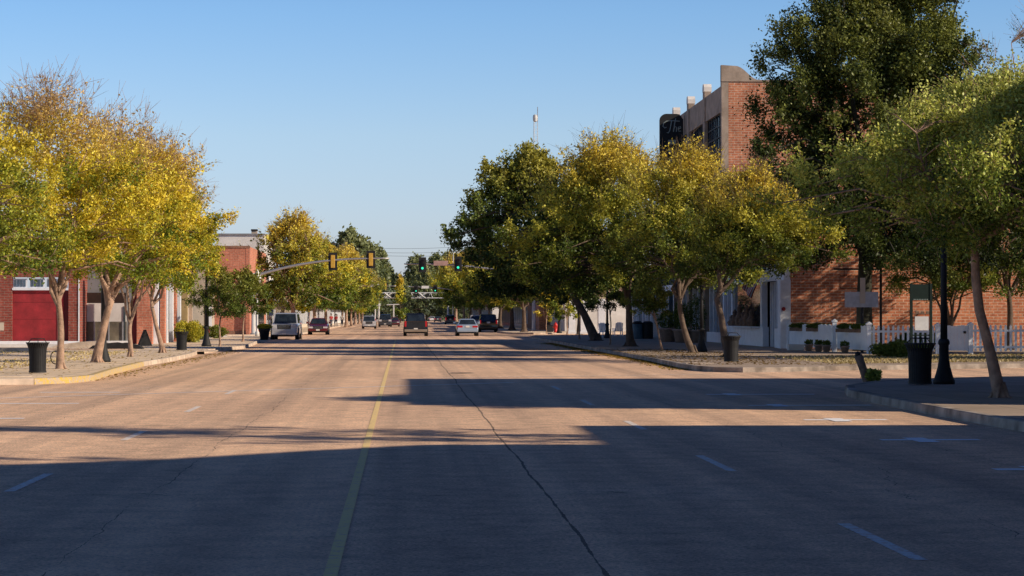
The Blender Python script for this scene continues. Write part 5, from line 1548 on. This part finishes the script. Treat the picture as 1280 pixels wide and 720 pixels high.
car('black_pickup', 'black and tan pickup truck driving away in the middle of the road', yoff(at0(519.5, 420.3), 2.85), 0, var(PICK, gate='carblack'))
car('blue_sedan', 'pale blue sedan driving away right of the black pickup', yoff(at0(583.5, 420.2), 2.4), 0, SEDAN)
car('black_suv', 'black suv parked at the right kerb beyond the blue sedan', yoff(at0(609.5, 415.3), 2.5), 0, var(SUV, paint='carblack', W=1.95, H=1.85, rack=0, grille='black_matt', zp=1.0, tl=(.14, .4)))
car('white_suv', 'white suv mostly hidden behind the black suv on the right', yoff(at0(595.5, 412.5), 2.5), 0, var(SUV, paint='carwhite', W=1.9, H=1.75))
car('dark_suv', 'small dark suv far down the right kerb', yoff(at0(562.5, 405.6), 2.4), 0, var(SUV, paint='cardark', H=1.8, rack=0))
car('far_car', 'tiny blue car just right of the black pickup at the street end', yoff(at0(547, 402.6), 2.4), 0, var(SEDAN, paint='cardark', H=1.5))
car('far_car', 'tiny pale car beyond the black pickup at the street end', yoff(at0(540, 401.6), 2.4), 0, var(SEDAN, paint='carwhite'))

# ------------------------------------------------------------------ people on the left pavement
def person(px, py, label, shirt, rz, s=1.0, walk=.12):
    t = thing('person', label, 'person', at(px, py), rz, 'people on the left pavement')
    def skin(name, verts, edges, radii, mat, parent, root=0):
        me = bpy.data.meshes.new(name); me.from_pydata(verts, edges, []); me.materials.append(M[mat])
        o = bpy.data.objects.new(name, me); COL.objects.link(o); o.parent = parent
        md = o.modifiers.new('skin', 'SKIN'); md.use_smooth_shade = True
        for i, r in enumerate(radii):
            sv = me.skin_vertices[0].data[i]; sv.radius = (r, r * .85) if isinstance(r, float) else r; sv.use_root = (i == root)
        o.modifiers.new('sub', 'SUBSURF').levels = 1
        o.modifiers['sub'].render_levels = 2
        return o
    w = walk
    V = [(0, 0, .95), (0, 0, 1.15), (0, 0, 1.38), (0, 0, 1.50), (0, .01, 1.58), (0, .02, 1.68), (0, .01, 1.76),
         (.10, 0, .90), (.11, w, .50), (.11, w * 1.2, .07), (.12, w * 1.2 + .16, .04),
         (-.10, 0, .90), (-.11, -w * .6, .50), (-.11, -w * 1.6, .08), (-.12, -w * 1.6 + .16, .04),
         (.19, 0, 1.42), (.25, -.03, 1.14), (.25, .08, .90), (.25, .12, .80),
         (-.19, 0, 1.42), (-.25, .02, 1.14), (-.25, .12, .90), (-.25, .16, .80)]
    E = [(0, 1), (1, 2), (2, 3), (3, 4), (4, 5), (5, 6), (0, 7), (7, 8), (8, 9), (9, 10), (0, 11), (11, 12), (12, 13), (13, 14), (2, 15), (15, 16), (16, 17), (17, 18), (2, 19), (19, 20), (20, 21), (21, 22)]
    Rr = [.13, .12, .14, .06, .055, .10, .07, .085, .058, .04, .04, .085, .058, .04, .04, .055, .042, .033, .035, .055, .042, .033, .035]
    skin('body', V, E, Rr, 'skin', t)
    TV = [V[0], V[1], V[2], (0, 0, 1.46), V[15], V[16], V[19], V[20]]
    skin('shirt', TV, [(0, 1), (1, 2), (2, 3), (2, 4), (4, 5), (2, 6), (6, 7)], [.155, .145, .165, .09, .075, .062, .075, .062], shirt, t)
    LV = [V[0], V[7], V[8], (.11, w * 1.15, .13), V[11], V[12], (-.11, -w * 1.5, .14)]
    skin('trousers', LV, [(0, 1), (1, 2), (2, 3), (0, 4), (4, 5), (5, 6)], [.15, .105, .078, .062, .105, .078, .062], 'denim', t)
    MB().lathe([(.02, 1.69), (.108, 1.70), (.112, 1.76), (.09, 1.83), (.02, 1.87)], 12, (0, -.012)).build('hair', 'hair', t, True)
    t.scale = (s, s, s)
person(414, 409.3, 'person in a red top on the left pavement, left of two in red', 'shirt_red', R_(200))
person(420, 408.6, 'person in a red top on the left pavement, right of two in red', 'shirt_red', R_(160), .97)
person(427.5, 408.2, 'person in a pale top and dark trousers right of those in red', 'shirt_pale', R_(180), 1.0)

# ------------------------------------------------------------------ fallen leaves and dry grass
rng = np.random.default_rng(5)
def litter(name, pts, ls, c0, c1, mat='leaf', up=6.0):
    k = rng.uniform(0, 1, len(pts))[:, None]
    o = leaf_mesh(name, pts, np.full(len(pts), ls), np.array(c0) * (1 - k) + np.array(c1) * k, None, mat, rng=rng, up=up)
    o['kind'] = 'stuff'; return o
n = 2600
P = np.stack([rng.normal(11.5, 1.6, n).clip(9.45, 20), rng.uniform(76, 112, n), np.full(n, .17)], 1)
o = litter('fallen_leaves', P, .05, (.10, .06, .03), (.30, .20, .05)); tag(o, 'scattered dry leaves over the right pavement and gutter', 'fallen leaves')
n = 4500
P = np.stack([9.3 - np.abs(rng.normal(0, .35, n)), rng.uniform(76, 150, n), np.full(n, .012)], 1)
o = litter('fallen_leaves', P, .05, (.16, .10, .03), (.42, .30, .05)); tag(o, 'dry leaves lying along the right gutter', 'fallen leaves')
n = 1500
P = np.stack([rng.uniform(-17, -8.8, n), rng.uniform(62, 130, n), np.full(n, .17)], 1)
o = litter('fallen_leaves', P, .045, (.20, .13, .05), (.48, .36, .06)); tag(o, 'dry yellow leaves on the left pavement', 'fallen leaves')
n = 900
P = np.stack([-8.5 + np.abs(rng.normal(0, .4, n)), rng.uniform(64, 120, n), np.full(n, .012)], 1)
o = litter('fallen_leaves', P, .045, (.20, .13, .05), (.42, .30, .05)); tag(o, 'dry yellow leaves along the left gutter', 'fallen leaves')
n = 12000
P = np.stack([rng.uniform(-30, -11.5, n), rng.uniform(66, 107, n), np.full(n, .17)], 1)
keep = (np.sin(P[:, 0] * .9) + np.sin(P[:, 1] * .31 + 1) + rng.normal(0, .5, n)) > .1
o = litter('dry_grass', P[keep], .04, (.50, .40, .18), (.75, .62, .32), 'grass', 0); tag(o, 'patchy dry grass in the lot before the red door', 'grass')
n = 14000
P = np.stack([rng.uniform(14, 34, n), np.zeros(n), np.full(n, .18)], 1)
P[:, 1] = 77.5 + .52 * (P[:, 0] - 13.3) + rng.uniform(0, 1, n) ** 1.3 * 14
o = litter('verge_grass', P[P[:, 1] < 96.5], .035, (.30, .24, .12), (.55, .46, .24), 'grass', 0); tag(o, 'thin dry grass between the side street and the picket fence', 'grass')

scene.cycles.max_bounces = 6
scene.cycles.transparent_max_bounces = 8
